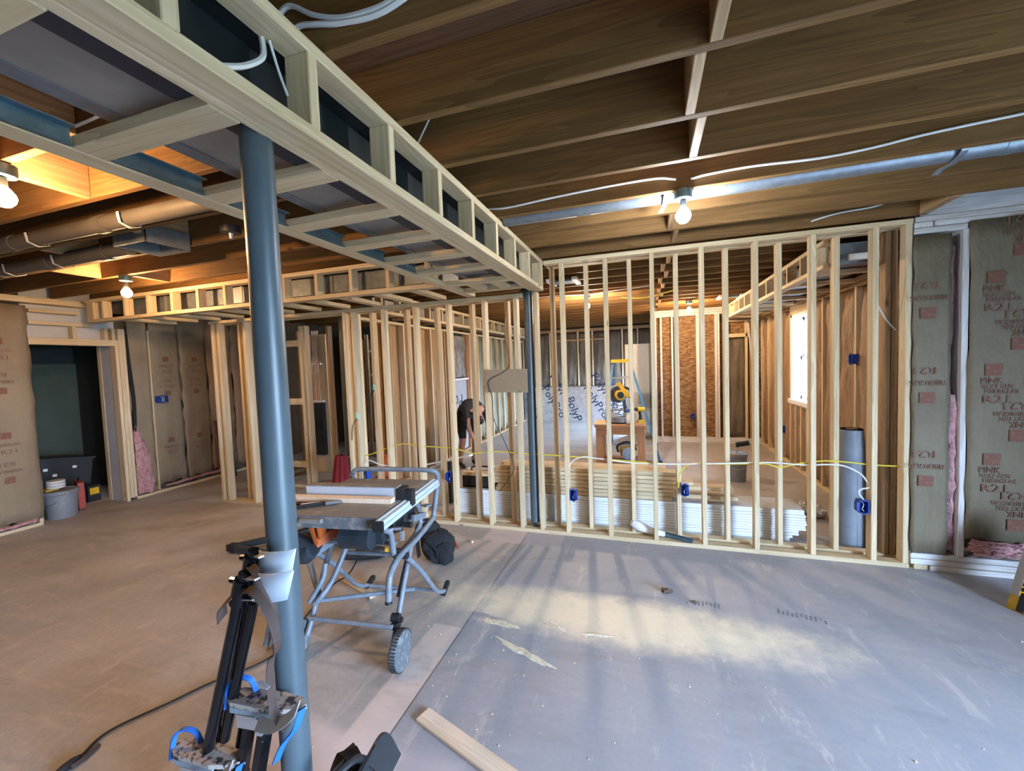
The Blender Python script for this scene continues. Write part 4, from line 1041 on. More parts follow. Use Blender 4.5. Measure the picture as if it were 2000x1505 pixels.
tubepart('front_foot_tube', [(-0.20, 0.30, 0.74), (-0.33, 0.24, 0.60), (-0.45, 0.18, 0.48), (-0.53, 0.12, 0.36), (-0.56, 0.05, 0.18), (-0.57, 0.0, 0.03)], 0.016)
part('knob', 'black_plastic', SAW, lambda m: m.lathe([(0.0, -0.02), (0.022, -0.014), (0.022, 0.014), (0.0, 0.02)], 12, Matrix.Translation((-0.49, 0.12, 0.54)) @ Matrix.Rotation(0.8, 4, 'X')), True)
for a, b, nm in (((-0.27, 0.02, 0.215), (0.275, 0.0, 0.222), 'cross_bar'), ((-0.25, 0.10, 0.655), (0.275, 0.10, 0.665), 'cross_bar'), ((-0.14, 0.25, 0.52), (0.275, 0.25, 0.525), 'cross_bar'), ((UL, 0.72, 0.035), (US, 0.72, 0.035), 'foot_bar'), ((-0.22, 0.05, 0.31), (0.28, 0.30, 0.28), 'cross_bar')):
    tubepart(nm, [a, b], 0.013, k=0)
for u in (US, UL):
    part('foot_pad', 'black_plastic', SAW, lambda m: (m.bar((u, 0.70, 0.02), (u, 0.80, 0.055), 0.03, 0.03), m.lathe([(0.022, -0.012), (0.022, 0.012)], 12, Matrix.Translation((u, 0.80, 0.05)) @ Matrix.Rotation(math.pi / 2, 4, 'Y'))))
part('pivot_bolt', 'black_plastic', SAW, lambda m: m.tube([(US - 0.06, 0.12, 0.585), (US + 0.025, 0.12, 0.585)], 0.02, 12), True)
part('pivot_bolt', 'black_plastic', SAW, lambda m: m.tube([(US - 0.06, 0.05, 0.25), (US - 0.01, 0.05, 0.25)], 0.022, 12), True)
part('pedal_bracket', 'grey_tube', SAW, lambda m: (m.bar((US, 0.43, 0.775), (US + 0.02, 0.47, 0.77), 0.05, 0.01), m.bar((US - 0.02, 0.30, 0.74), (US, 0.44, 0.71), 0.02, 0.04)))
part('axle_clamp', 'black_plastic', SAW, lambda m: (m.tube([(UI - 0.035, 0.06, 0.23), (UI + 0.035, 0.06, 0.23)], 0.016, 10), m.box(UI - 0.02, UI + 0.02, 0.02, 0.07, 0.19, 0.225)))
part('latch_block', 'saw_body', SAW, lambda m: (m.box(-0.35, -0.24, 0.02, 0.12, 0.60, 0.70), m.lathe([(0.0, -0.06), (0.045, -0.05), (0.06, 0), (0.045, 0.05), (0, 0.06)], 12, Matrix.Translation((-0.29, 0.04, 0.60)) @ Matrix.Rotation(1.2, 4, 'Y')), m.bar((-0.33, 0.02, 0.70), (-0.20, 0.05, 0.62), 0.04, 0.06)), True)
part('slide_plate', 'grey_tube', SAW, lambda m: m.bar((-0.33, 0.06, 0.55), (-0.08, 0.22, 0.72), 0.012, 0.07))
def wheel(u):
    w = part('wheel', 'tread', SAW, lambda m: m.lathe([(0.085, -0.022), (0.100, -0.022), (0.107, -0.014), (0.107, 0.014), (0.100, 0.022), (0.085, 0.022)], 36, Matrix.Translation((u, -0.02, 0.107)) @ Matrix.Rotation(math.pi / 2, 4, 'Y')), True)
    part('hub', 'wheel_hub', w, lambda m: (m.lathe([(0.0, -0.012), (0.086, -0.012), (0.086, 0.012), (0.0, 0.012)], 28, Matrix.Translation((u, -0.02, 0.107)) @ Matrix.Rotation(math.pi / 2, 4, 'Y')),))
    part('hub_cap', 'wheel_hub', w, lambda m: m.lathe([(0.022, -0.022), (0.022, 0.022)], 16, Matrix.Translation((u, -0.02, 0.107)) @ Matrix.Rotation(math.pi / 2, 4, 'Y')), True)
    for i in range(6):
        a = i * math.pi / 3
        part('spoke', 'wheel_hub', w, lambda m: m.bar((u, -0.02 + 0.02 * math.cos(a), 0.107 + 0.02 * math.sin(a)), (u, -0.02 + 0.084 * math.cos(a), 0.107 + 0.084 * math.sin(a)), 0.034, 0.014, (1, 0, 0)))
    m = MB()
    for i in range(40):
        a = i * math.pi / 20
        M = Matrix.Translation((u, -0.02, 0.107)) @ Matrix.Rotation(a, 4, 'X')
        m.box(-0.019, 0.019, -0.004, 0.004, 0.105, 0.111, M)
    tag(m.build('tread_ribs', 'rubber', w), kind='stuff')
wheel(0.33); wheel(-0.33)
# board and tools lying on the saw
def at_saw(u, v):
    c, s = math.cos(math.radians(7)), math.sin(math.radians(7)); return (-1.68 + u * c - v * s, 1.91 + u * s + v * c)
t = thing('rip_board', 'long pale ripped board lying on the saw table against the fence', 'board', at_saw(-0.1, 0.13) + (0.903,), math.radians(7.5))
part('stick', 'wood_pale', t, lambda m: m.box(-0.42, 0.36, -0.045, 0.005, 0.0, 0.028))
t = thing('pliers', 'black handled pliers lying on the saw table', 'pliers', at_saw(-0.17, 0.015) + (0.903,), math.radians(24))
part('handle', 'black_plastic', t, lambda m: m.tube(spline([(-0.10, -0.03, 0.012), (-0.04, -0.02, 0.014), (0.02, 0, 0.014), (0.06, 0.004, 0.014)], 4), [0.010] * 13, 8), True)
part('handle', 'cable_white', t, lambda m: m.tube(spline([(-0.09, 0.0, 0.016), (-0.04, 0.005, 0.018), (0.02, 0.004, 0.018)], 4), 0.006, 8), True)
part('jaw', 'aluminium', t, lambda m: m.tube([(0.05, 0, 0.014), (0.09, 0.006, 0.015), (0.14, 0.015, 0.013)], [0.014, 0.012, 0.005], 8), True)
t = thing('wrench', 'rusty wrench lying beside the pliers on the saw table', 'wrench', at_saw(-0.20, 0.05) + (0.903,), math.radians(15))
part('shank', 'brown_strap', t, lambda m: (m.bar((-0.10, 0, 0.008), (0.10, 0.0, 0.008), 0.018, 0.01), m.lathe([(0.012, 0.002), (0.022, 0.004), (0.022, 0.012), (0.012, 0.014)], 10, Matrix.Translation((-0.11, 0, 0)))))

# ================================================================== DRYWALL STILTS
def stilt(label, top, bot, second, cuffc, strap, strapl, plate, yoff, tilt):
    t = thing('drywall_stilt', label, 'stilt', (bot[0], bot[1], 0.0), 0, 'drywall stilts')
    B = Vector((bot[0], bot[1], 0.0))
    L = lambda p: Vector(p) - B
    def pp(name, mat, fn, smooth=False, par=t):
        m = MB(); fn(m); return m.build(name, mat, par, smooth)
    top = Vector(top); bot = Vector(bot); d = (bot - top).normalized()
    pp('pole', 'black_metal', lambda m: m.tube([L(top), L(top + (bot - top) * 0.5), L(bot)], 0.016, 14), True)
    pp('pole', 'black_metal', lambda m: m.tube([L(second[0]), L(second[1])], 0.014, 12), True)
    floorp = bot + d * (bot.z - 0.06) / max(1e-3, -d.z)
    for dx in (-0.05, 0.06):
        pp('lower_strut', 'black_metal', lambda m: m.tube([L(bot + Vector((dx, 0.02, 0.02))), L((floorp.x + dx, floorp.y + 0.01, 0.06))], 0.018, 12), True)
    pp('floor_plate', 'rubber', lambda m: m.box(L(floorp).x - 0.12, L(floorp).x + 0.13, L(floorp).y - 0.05, L(floorp).y + 0.06, 0.0, 0.062))
    # calf cuff: curved aluminium plate
    c = Vector(cuffc); ax = (top - bot).normalized()
    def cuff(a, b):
        ang = math.radians(-70 + 140 * a)
        return L(c + ax * (0.092 * b - 0.046) + Vector((0.074 * math.sin(ang), -0.030 * math.cos(ang) + 0.025, 0.010 * math.sin(ang))))
    m = MB(); m.sheet(14, 2, cuff); o = m.build('calf_cuff', 'anodised', t, True); sm = o.modifiers.new('thick', 'SOLIDIFY'); sm.thickness = 0.003
    pp('cuff_bracket', 'aluminium', lambda m: (m.bar(L(top - ax * 0.015), L(c + Vector((-0.02, -0.012, 0.028))), 0.018, 0.004), m.bar(L(top - ax * 0.085), L(c + Vector((-0.035, -0.012, -0.032))), 0.018, 0.004)))
    pp('clamp', 'black_metal', lambda m: (m.tube([L(top - ax * 0.02), L(top - ax * 0.10)], 0.024, 10), m.tube([L(top - ax * 0.03 + Vector((-0.045, 0, 0))), L(top - ax * 0.03 + Vector((0.03, 0, 0)))], 0.009, 8)), True)
    st = [L(p) for p in strap]
    pp('leather_strap', 'brown_strap', lambda m: m.strip(spline(st, 5), 0.024, (0.35, 0.8, 0.55), 0.003), True)
    if strapl: pp('leather_strap', 'brown_strap', lambda m: m.strip(spline([L(p) for p in strapl], 5), 0.034, (0.1, 0.8, 0.6), 0.003), True)
    pp('buckle', 'aluminium', lambda m: m.bar(st[-3] + Vector((-0.02, -0.02, 0.01)), st[-3] + Vector((0.015, -0.02, 0.0)), 0.012, 0.005))
    # foot plate with speckled top, side walls, toe straps
    pc = Vector(plate)
    M = Matrix.Translation(L(pc)) @ Matrix.Rotation(tilt, 4, 'Z')
    def fpl(m):
        out = [(-0.13, -0.018), (-0.10, -0.034), (0.04, -0.038), (0.11, -0.022), (0.135, 0.0), (0.11, 0.02), (0.04, 0.03), (-0.10, 0.026), (-0.13, 0.012)]
        n = len(out); vs = [M @ Vector((x, y, z)) for z in (-0.010, 0.004) for x, y in out]
        m.add(vs, [tuple(range(n - 1, -1, -1)), tuple(range(n, 2 * n))] + [(i, (i + 1) % n, n + (i + 1) % n, n + i) for i in range(n)])
    pp('foot_plate', 'sole_speckle', fpl)
    pp('side_rail', 'roll_grey', lambda m: m.box(-0.10, 0.05, -0.036, -0.030, -0.026, -0.010, M))
    pp('bracket', 'aluminium', lambda m: (m.box(-0.085, -0.02, -0.03, -0.022, -0.075, -0.035, M), m.box(-0.02, 0.0, -0.03, 0.02, -0.09, -0.04, M)))
    pp('hinge_post', 'black_metal', lambda m: (m.bar(M @ Vector((-0.05, -0.01, -0.04)), M @ Vector((-0.11, -0.01, -0.28)), 0.032, 0.02), m.bar(M @ Vector((0.0, 0.0, -0.04)), M @ Vector((-0.06, 0.0, -0.28)), 0.04, 0.022)))
    def arch(x, h, w):
        return [M @ Vector((x - 0.03, -0.02, -0.03)), M @ Vector((x - 0.025, -0.01, h * 0.6)), M @ Vector((x, 0.0, h)), M @ Vector((x + 0.035, 0.01, h * 0.8)), M @ Vector((x + 0.045, 0.02, -0.005))]
    pp('toe_strap', 'blue_strap', lambda m: m.strip(spline(arch(-0.10, 0.055, 0), 4), 0.015, (0.2, 1, 0.2), 0.006), True)
    pp('heel_strap', 'blue_strap', lambda m: m.strip(spline([M @ Vector((0.13, -0.012, 0.0)), M @ Vector((0.115, -0.025, -0.05)), M @ Vector((0.075, -0.03, -0.10)), M @ Vector((0.045, -0.03, -0.16))], 4), 0.022, (0.6, 0.7, 0.3), 0.004), True)
    pp('heel_strap', 'aluminium', lambda m: m.strip(spline([M @ Vector((0.02, -0.06, -0.02)), M @ Vector((0.08, -0.07, -0.01)), M @ Vector((0.14, -0.08, 0.03)), M @ Vector((0.17, -0.075, 0.06))], 4), 0.036, (0.1, 0.5, 0.9), 0.004), True)
    pp('spring', 'black_metal', lambda m: m.tube([L(bot) + Vector((0.04 + 0.012 * math.cos(i * 1.2), 0.02 + 0.012 * math.sin(i * 1.2), -0.02 - i * 0.004)) for i in range(40)], 0.003, 5), True)
    return t
simple('sole_speckle', (0.42, 0.36, 0.32), 0.75, c2=(0.05, 0.04, 0.04), scale=38, th=(0.48, 0.60))
stilt('front drywall stilt with black pole, its foot plate lowest', (-1.111, 0.86, 1.12), (-1.335, 0.86, 0.481), ((-1.099, 0.872, 1.028), (-1.257, 0.872, 0.569)), (-1.03, 0.862, 1.087),
      [(-1.101, 0.845, 1.077), (-1.041, 0.825, 1.096), (-0.988, 0.82, 1.059), (-0.962, 0.82, 0.997), (-0.971, 0.83, 0.936), (-1.007, 0.84, 0.90), (-1.017, 0.84, 0.83), (-1.009, 0.84, 0.741), (-0.967, 0.84, 0.705)],
      [(-1.135, 0.845, 1.06), (-1.18, 0.84, 1.023), (-1.186, 0.84, 0.983)], (-1.31, 0.86, 0.525), 0, math.radians(4))
stilt('rear drywall stilt with aluminium cuff highest against the near column', (-1.125, 0.905, 1.165), (-1.318, 0.925, 0.56), ((-1.15, 0.92, 1.05), (-1.30, 0.925, 0.60)), (-1.055, 0.90, 1.13),
      [(-1.12, 0.885, 1.128), (-1.069, 0.862, 1.126), (-1.024, 0.858, 1.077), (-1.010, 0.86, 1.02), (-1.019, 0.87, 0.968), (-1.047, 0.875, 0.907)],
      None, (-1.10, 0.895, 0.715), 0, math.radians(6))

# bag and knee pads at the foot of the near column
t = thing('tool_bag', 'black bag slumped behind the foot of the near column', 'bag', (-0.97, 1.06, 0.0), 0.3)
def blob(m, c, s, seed, n=14, amp=0.12):
    rs = random.Random(seed); ph = [rs.uniform(0, 6.28) for _ in range(6)]
    def fn(a, b):
        th = 2 * math.pi * a; f = math.pi * b
        r = 1 + amp * (math.sin(3 * th + ph[0]) * math.sin(2 * f + ph[1]) + 0.6 * math.sin(5 * th + 4 * f + ph[2]))
        sx = abs(math.sin(f)) ** 0.7
        return Vector((c[0] + s[0] * r * sx * math.cos(th), c[1] + s[1] * r * sx * math.sin(th), max(0.001, c[2] + s[2] * r * -math.cos(f))))
    m.sheet(n, n // 2 + 2, fn)
part('bag_body', 'black_cloth', t, lambda m: blob(m, (0, 0, 0.2), (0.10, 0.12, 0.2), 3), True)
part('flap', 'black_plastic', t, lambda m: m.strip(spline([(0.03, -0.09, 0.32), (0.07, -0.04, 0.42), (0.09, 0.04, 0.40), (0.12, 0.08, 0.28)], 4), 0.10, (0.3, 0.8, 0.3), 0.01), True)
part('strap', 'cord_black', t, lambda m: m.tube(spline([(-0.04, -0.08, 0.36), (0.0, -0.12, 0.45), (0.05, -0.06, 0.46), (0.06, 0, 0.40)], 4), 0.012, 8), True)

# ================================================================== FLOOR CLUTTER
t = thing('jack_stand', 'dark steel stand folded flat on the floor behind the near column', 'stand', (-3.40, 3.0, 0.0))
for a, b in (((-0.38, -0.17, 0.05), (0.24, 0.46, 0.07)), ((-0.38, -0.17, 0.05), (0.22, -0.22, 0.05)), ((0.22, -0.22, 0.05), (0.62, 0.22, 0.07)), ((0.24, 0.46, 0.07), (0.62, 0.22, 0.07))):
    part('frame_bar', 'saw_body', t, lambda m: m.bar(a, b, 0.055, 0.05))
for x, y in ((-0.36, -0.17), (0.22, -0.22), (0.62, 0.22), (0.24, 0.46)):
    part('foot', 'rubber', t, lambda m: m.box(x - 0.025, x + 0.025, y - 0.025, y + 0.025, 0, 0.03))
part('hinge', 'black_plastic', t, lambda m: (m.tube([(0.1, 0.0, 0.06), (0.35, 0.02, 0.09)], 0.05, 12), m.box(-0.05, 0.1, -0.03, 0.08, 0.05, 0.12)), True)
part('corner_cap', 'black_plastic', t, lambda m: m.box(-0.42, -0.35, -0.21, -0.14, 0.02, 0.08))
cable('black_hose', 'thin black cable looping over the folded stand behind the column', [(-3.62, 3.05, 0.02), (-3.50, 3.12, 0.05), (-3.30, 3.22, 0.12), (-3.05, 3.25, 0.17), (-2.92, 3.18, 0.16), (-2.95, 3.08, 0.08), (-3.1, 3.1, 0.07)], 0.007, 'cord_black', 'cord')
t = thing('tool_bag', 'black tool bag on the floor beyond the saw stand', 'bag', (-1.80, 3.18, 0.0), 0.2)
part('bag_body', 'black_cloth', t, lambda m: blob(m, (0.02, 0, 0.12), (0.15, 0.13, 0.14), 11), True)
part('pocket', 'black_cloth', t, lambda m: blob(m, (0.10, -0.08, 0.09), (0.08, 0.07, 0.10), 12), True)
part('pocket', 'black_cloth', t, lambda m: blob(m, (-0.06, 0.02, 0.24), (0.08, 0.06, 0.09), 13), True)
part('belt', 'black_plastic', t, lambda m: m.strip(spline([(-0.13, -0.08, 0.05), (-0.14, -0.08, 0.18), (-0.15, -0.03, 0.33), (-0.05, 0.02, 0.34), (0.02, 0.05, 0.26)], 4), 0.05, (0.2, 1, 0.1), 0.006), True)
part('strap', 'black_plastic', t, lambda m: m.strip(spline([(-0.05, -0.12, 0.22), (0.04, -0.14, 0.15), (0.06, -0.13, 0.06)], 4), 0.03, (1, 0, 0.3), 0.006), True)
part('pull_tab', 'red_plastic', t, lambda m: m.bar((0.17, 0.02, 0.15), (0.20, 0.0, 0.09), 0.012, 0.008))
t = thing('power_drill', 'black power tool with yellow end caps lying under the saw', 'power tool', (-2.35, 3.02, 0.0), 0.35)
part('body', 'black_plastic', t, lambda m: m.tube([(-0.24, -0.04, 0.05), (-0.1, 0, 0.06), (0.05, 0.02, 0.06), (0.10, 0.03, 0.055)], [0.02, 0.055, 0.055, 0.04], 12), True)
part('end_cap', 'yellow', t, lambda m: m.tube([(0.10, 0.03, 0.055), (0.13, 0.035, 0.055)], 0.035, 12), True)
part('grip', 'black_plastic', t, lambda m: m.tube([(0.15, 0.04, 0.05), (0.28, 0.06, 0.05)], 0.022, 10), True)
part('grip_cap', 'yellow', t, lambda m: m.tube([(0.28, 0.06, 0.05), (0.32, 0.065, 0.05)], 0.026, 12), True)
t = thing('wood_plank', 'bare board lying on the floor at bottom centre', 'plank', (-1.068, 1.68, 0.0), math.radians(-19.5))
o = bpy.data.objects.new('plank_body', board_mesh(0.084, 0.018, 0.90, 'wood_pale')); COL.objects.link(o); o.parent = t; o.location = (0.45, 0, 0.009); o.rotation_euler = (math.pi / 2, 0, math.pi / 2)
t = thing('wood_offcut', 'short pale offcut on the floor under the saw stand', 'offcut', (-2.18, 2.60, 0.0), math.radians(-22))
o = bpy.data.objects.new('offcut_body', board_mesh(0.075, 0.02, 0.48, 'wood_new')); COL.objects.link(o); o.parent = t; o.location = (0, 0, 0.01); o.rotation_euler = (math.pi / 2, 0, math.pi / 2)
# sawdust mounds, wood crumbs
def mound(x, y, rx, ry, h, seed, ang=0.0):
    rs = random.Random(seed); ph = [rs.uniform(0, 6.28) for _ in range(8)]; m = MB()
    def fn(a, b):
        th = 2 * math.pi * a; r = b
        e = 1 + 0.25 * math.sin(2 * th + ph[0]) + 0.16 * math.sin(5 * th + ph[1]) + 0.1 * math.sin(9 * th + ph[2])
        px = rx * r * e * math.cos(th); py = ry * r * e * math.sin(th)
        z = h * max(0, 1 - r * r) * (1 + 0.35 * math.sin(60 * px + ph[3]) * math.sin(55 * py + ph[4])) + rs.uniform(0, 0.002)
        return Vector((px * math.cos(ang) - py * math.sin(ang), px * math.sin(ang) + py * math.cos(ang), max(0.0003, z) if b < 0.99 else 0.0003))
    m.sheet(44, 10, fn); return m
MNDS = ((-0.72, 2.235, 0.17, 0.030, 0.004, 1, -0.42), (-0.95, 2.46, 0.13, 0.028, 0.002, 2, -0.2), (-0.60, 2.52, 0.08, 0.018, 0.003, 3, -0.4), (-0.34, 2.50, 0.10, 0.014, 0.002, 4, 0.1))
simple('sawdust', (0.80, 0.70, 0.52), 0.95, c2=(0.62, 0.53, 0.39), scale=60, th=(0.4, 0.65), bump=0.4)
for i, a in enumerate(MNDS):
    lab = ['raked streak of pale sawdust below the saw cut area', 'scuffed sawdust heap crossing the floor joint', 'small drift of sawdust behind the raked streak', 'thin sawdust drift right of the heaps'][i]
    o = mound(*a).build('sawdust_pile', 'sawdust', None, True, (a[0], a[1], 0.0005)); tag(o, lab, 'sawdust', None, 'stuff')
rs = random.Random(4); m = MB()
for i in range(120):
    x = rs.gauss(-1.15, 0.45); y = rs.gauss(1.95, 0.45)
    if rs.random() < 0.4: x = rs.gauss(-0.2, 0.9); y = rs.gauss(2.4, 0.6)
    s = rs.uniform(0.001, 0.0032); m.box(x - s, x + s, y - s * rs.uniform(0.5, 1.5), y + s, 0.0005, s * 1.4, )
tag(m.build('wood_crumbs', 'sand_wood'), 'scattered pale wood crumbs on the slab', 'crumbs', None, 'stuff')
t = thing('dirt_clod', 'dark clod of dirt on the slab before the partition', 'clod', (0.10, 3.11, 0.0))
part('clod_body', 'clod', t, lambda m: (blob(m, (0, 0, 0.012), (0.035, 0.022, 0.016), 21, 10, 0.3), blob(m, (0.03, 0.008, 0.01), (0.018, 0.014, 0.012), 22, 8, 0.3)), True)
t = thing('dirt_clod', 'tiny dark crumb right of the larger dirt clod', 'clod', (0.28, 3.02, 0.0))
part('clod_body', 'clod', t, lambda m: blob(m, (0, 0, 0.006), (0.022, 0.008, 0.007), 23, 8, 0.3), True)
t = thing('pebble', 'small pale stone on the floor beyond the tool bag', 'stone', (-1.62, 3.55, 0.0))
part('stone', 'sand_wood', t, lambda m: blob(m, (0, 0, 0.01), (0.014, 0.012, 0.011), 24, 8, 0.2), True)
# boot prints: raised dusty tread bars
def bootprint(x, y, ang, label, n=11):
    m = MB(); rs = random.Random(int(x * 100))
    for i in range(n):
        for j in range(3):
            if rs.random() < 0.85: m.box(-0.13 + i * 0.025, -0.13 + i * 0.025 + 0.010, -0.03 + j * 0.021, -0.03 + j * 0.021 + 0.014, 0.0002, 0.0012)
    o = m.build('boot_print', 'saw_dust_grey'); o.location = (x, y, 0); o.rotation_euler = (0, 0, ang); tag(o, label, 'boot print', 'boot prints in the dust')
bootprint(0.92, 3.03, math.radians(-12), 'dark ridged boot print on the right of the floor')
bootprint(0.36, 3.02, math.radians(-4), 'pale ridged boot print near the dirt clod', 9)

# cement bag at the right edge
t = thing('cement_bag', 'yellow paper bag of concrete mix leaning at the right edge', 'bag', (2.13, 3.42, 0.0))
_u = Vector((0.64, -0.77, 0)); _w = Vector((0.386, 0.094, 0.918)).normalized(); _w = (_w - _u * _w.dot(_u) * 0.6).normalized(); _x = (_u - _w * _u.dot(_w)).normalized(); _y = _w.cross(_x)
BM = Matrix(((_x.x, _y.x, _w.x, 0), (_x.y, _y.y, _w.y, 0), (_x.z, _y.z, _w.z, 0.004), (0, 0, 0, 1)))
def bagfn(m):
    def side(sgn):
        return lambda a, b: BM @ Vector((0.40 * a, 0.075 + sgn * 0.075 * (max(0.0, math.sin(math.pi * a)) ** 0.35) * (max(0.0, math.sin(math.pi * b)) ** 0.3) + 0.004 * math.sin(15 * a + 9 * b), 0.19 * a * 0 + 0.60 * b))
    m.sheet(16, 16, side(-1)); m.sheet(16, 16, side(1))
part('bag_body', 'yellow_dark', t, bagfn, True)
def bag_at(u, z, d=0.012):
    return BM @ Matrix.Translation((u, -d, z)) @ Matrix.Rotation(math.pi / 2, 4, 'X')
part('label_panel', 'foam_grey', t, lambda m: m.sheet(6, 8, lambda a, b: BM @ Vector((0.008 + 0.05 * a, 0.068 - 0.0745 * math.sin(math.pi * (0.008 + 0.05 * a) / 0.4) ** 0.35, 0.12 + 0.36 * b))))
part('label_panel', 'print_black', t, lambda m: m.sheet(6, 8, lambda a, b: BM @ Vector((0.06 + 0.035 * a, 0.068 - 0.0745 * math.sin(math.pi * (0.06 + 0.035 * a) / 0.4) ** 0.35, 0.03 + 0.50 * b))))
lettering('QUIKRETE', 0.075, 'yellow', t, bag_at(0.082, 0.30, 0.004) @ Matrix.Rotation(-math.pi / 2, 4, 'Z'))

# ================================================================== STACKS BEHIND THE PARTITION
ORD = ['first', 'second', 'third', 'fourth', 'fifth', 'sixth', 'seventh', 'eighth', 'ninth', 'tenth', 'eleventh', 'twelfth', 'thirteenth', 'fourteenth', 'fifteenth']
NSH = 13; TH = 0.0235
ends = [1.19, 1.19, 1.21, 1.26, 1.26, 1.315, 1.31, 1.32, 1.315, 1.31, 1.315, 1.305, 1.30]
rs = random.Random(12)
for i in range(NSH):
    z = 0.001 + i * TH; dy = rs.uniform(0, 0.012)
    t = thing('primed_board', 'long white primed board, %s from the floor in the flat stack behind the partition' % ORD[i], 'board', (-0.38, 4.38, z), 0, 'stacked white boards')
    x0 = -2.07 + rs.uniform(-0.01, 0.01) + 0.38; x1 = ends[i] + 0.38
    part('board_body', 'drywall', t, lambda m: m.box(x0, x1, -0.165 + dy, 0.165, 0.002, TH - 0.004))
    part('back_face', 'drywall_edge', t, lambda m: m.box(x0, x1, -0.160 + dy, 0.165, TH - 0.004, TH - 0.0005))
ZL = 0.001 + NSH * TH + 0.001
for i in range(7):
    x0 = -1.62 + rs.uniform(-0.03, 0.03); x1 = 0.26 + rs.uniform(-0.06, 0.03)
    if i == 6: x0, x1 = -1.55, 0.30
    if i == 3: x1 = 0.74
    if i == 4: x1 = 0.40
    if i == 1: x1 = 0.78
    lab = 'pale lumber board, %s from the bottom in the front row on the white boards' % ORD[i]
    t = thing('lumber_board', lab, 'lumber', ((x0 + x1) / 2, 4.235 + rs.uniform(-0.008, 0.008), ZL + i * 0.0405), 0, 'lumber stacked on the white boards')
    c = t.location
    board('board_body', t, x0, x1, c.y, c.y + 0.14, c.z, c.z + 0.0365, 'wood_new')
for j in range(1, 2):
    for i in range(7):
        x0 = -1.6 + rs.uniform(-0.05, 0.05); x1 = 0.24 + rs.uniform(-0.08, 0.06)
        lab = 'pale lumber board, %s from the bottom in the %s row on the white boards' % (ORD[i], ['', 'rear'][j])
        t = thing('lumber_board', lab, 'lumber', ((x0 + x1) / 2, 4.235 + j * 0.150, ZL + i * 0.0405), 0, 'lumber stacked on the white boards')
        c = t.location; board('board_body', t, x0, x1, c.y, c.y + 0.14, c.z, c.z + 0.0365, 'wood_new')
t = thing('toolbox', 'black open toolbox on the white boards left of the lumber', 'toolbox', (-1.86, 4.40, ZL))
part('tray', 'black_plastic', t, lambda m: (m.box(-0.18, 0.18, -0.12, 0.12, 0, 0.012), m.box(-0.18, 0.18, -0.12, -0.108, 0, 0.13), m.box(-0.18, 0.18, 0.108, 0.12, 0, 0.13), m.box(-0.18, -0.168, -0.12, 0.12, 0, 0.13), m.box(0.168, 0.18, -0.12, 0.12, 0, 0.13)))
part('divider', 'rubber', t, lambda m: m.box(-0.004, 0.004, -0.108, 0.108, 0.012, 0.11))
part('handle', 'black_plastic', t, lambda m: m.tube(spline([(-0.14, 0.06, 0.13), (-0.12, 0.06, 0.19), (0.12, 0.06, 0.19), (0.14, 0.06, 0.13)], 4), 0.010, 8), True)
t = thing('scrap_board', 'short board lying across the black toolbox left of the lumber', 'board', (-1.86, 4.30, ZL + 0.135))
board('board_body', t, -2.05, -1.66, 4.27, 4.36, ZL + 0.135, ZL + 0.172, 'wood_new')
t = thing('window_casing', 'white trim piece leaning behind the saw handle', 'trim piece', (-2.35, 4.45, 0.02))
part('casing', 'vinyl_white', t, lambda m: m.bar((-0.45, 0.25, 0.40), (0.36, -0.02, 0.62), 0.06, 0.02))
part('bracket', 'black_plastic', t, lambda m: m.box(-0.05, 0.05, 0.05, 0.12, 0.0, 0.5))
t = thing('paper_wrap', 'crumpled white paper wrapper with an orange end on the partition plate', 'wrapper', (0.0, 4.035, T))
part('wrapper', 'paper_white', t, lambda m: m.tube(spline([(-0.16, 0.03, 0.085), (-0.11, 0.02, 0.07), (-0.05, 0.0, 0.055), (0.02, -0.02, 0.042), (0.09, -0.03, 0.034), (0.13, -0.035, 0.03)], 3), [0.034, 0.04, 0.045, 0.048, 0.047, 0.045, 0.04, 0.036, 0.033, 0.03, 0.03, 0.03, 0.028, 0.027, 0.025, 0.022], 9), True)
part('cup_end', 'tan_stone', t, lambda m: m.tube([(-0.16, 0.03, 0.086), (-0.175, 0.033, 0.089)], 0.03, 12), True)
t = thing('metal_track', 'short grey metal channel lying over the partition plate', 'metal channel', (0.20, 3.985, T + 0.012), math.radians(-25))
part('channel', 'track_blue', t, lambda m: (m.box(-0.17, 0.17, -0.02, 0.02, 0, 0.003), m.box(-0.17, 0.17, -0.02, -0.017, 0, 0.028), m.box(-0.17, 0.17, 0.017, 0.02, 0, 0.028)))
t = thing('rubble_pile', 'small heap of broken plaster beyond the white board stack', 'rubble', (1.60, 5.0, 0))
for i in range(7):
    part('chunk', 'tan_stone' if i % 2 else 'drywall_edge', t, lambda m: blob(m, (rs.uniform(-0.12, 0.1), rs.uniform(-0.1, 0.1), 0.04 + rs.uniform(0, 0.05)), (0.07, 0.06, 0.05), 200 + i, 8, 0.3), True)

# roll of grey sheet standing by the right posts
t = thing('sheet_roll', 'tall grey roll standing on end behind the right-hand studs', 'roll', (1.685, 4.32, 0.0))
prof = [(0.105, 0.0), (0.104, 0.3), (0.100, 0.6), (0.095, 0.85), (0.084, 1.02)]
part('roll_wrap', 'roll_grey', t, lambda m: m.lathe(prof, 28), True)
part('roll_core', 'cardboard', t, lambda m: m.lathe([(0.082, 1.022), (0.05, 1.02), (0.046, 1.0), (0.045, 1.026), (0.082, 1.026)], 20), True)
part('wrap_seam', 'roll_grey', t, lambda m: m.strip([(0.02, -0.106, 0.0), (0.02, -0.101, 0.6), (0.02, -0.085, 1.01)], 0.03, (1, 0, 0), 0.004))

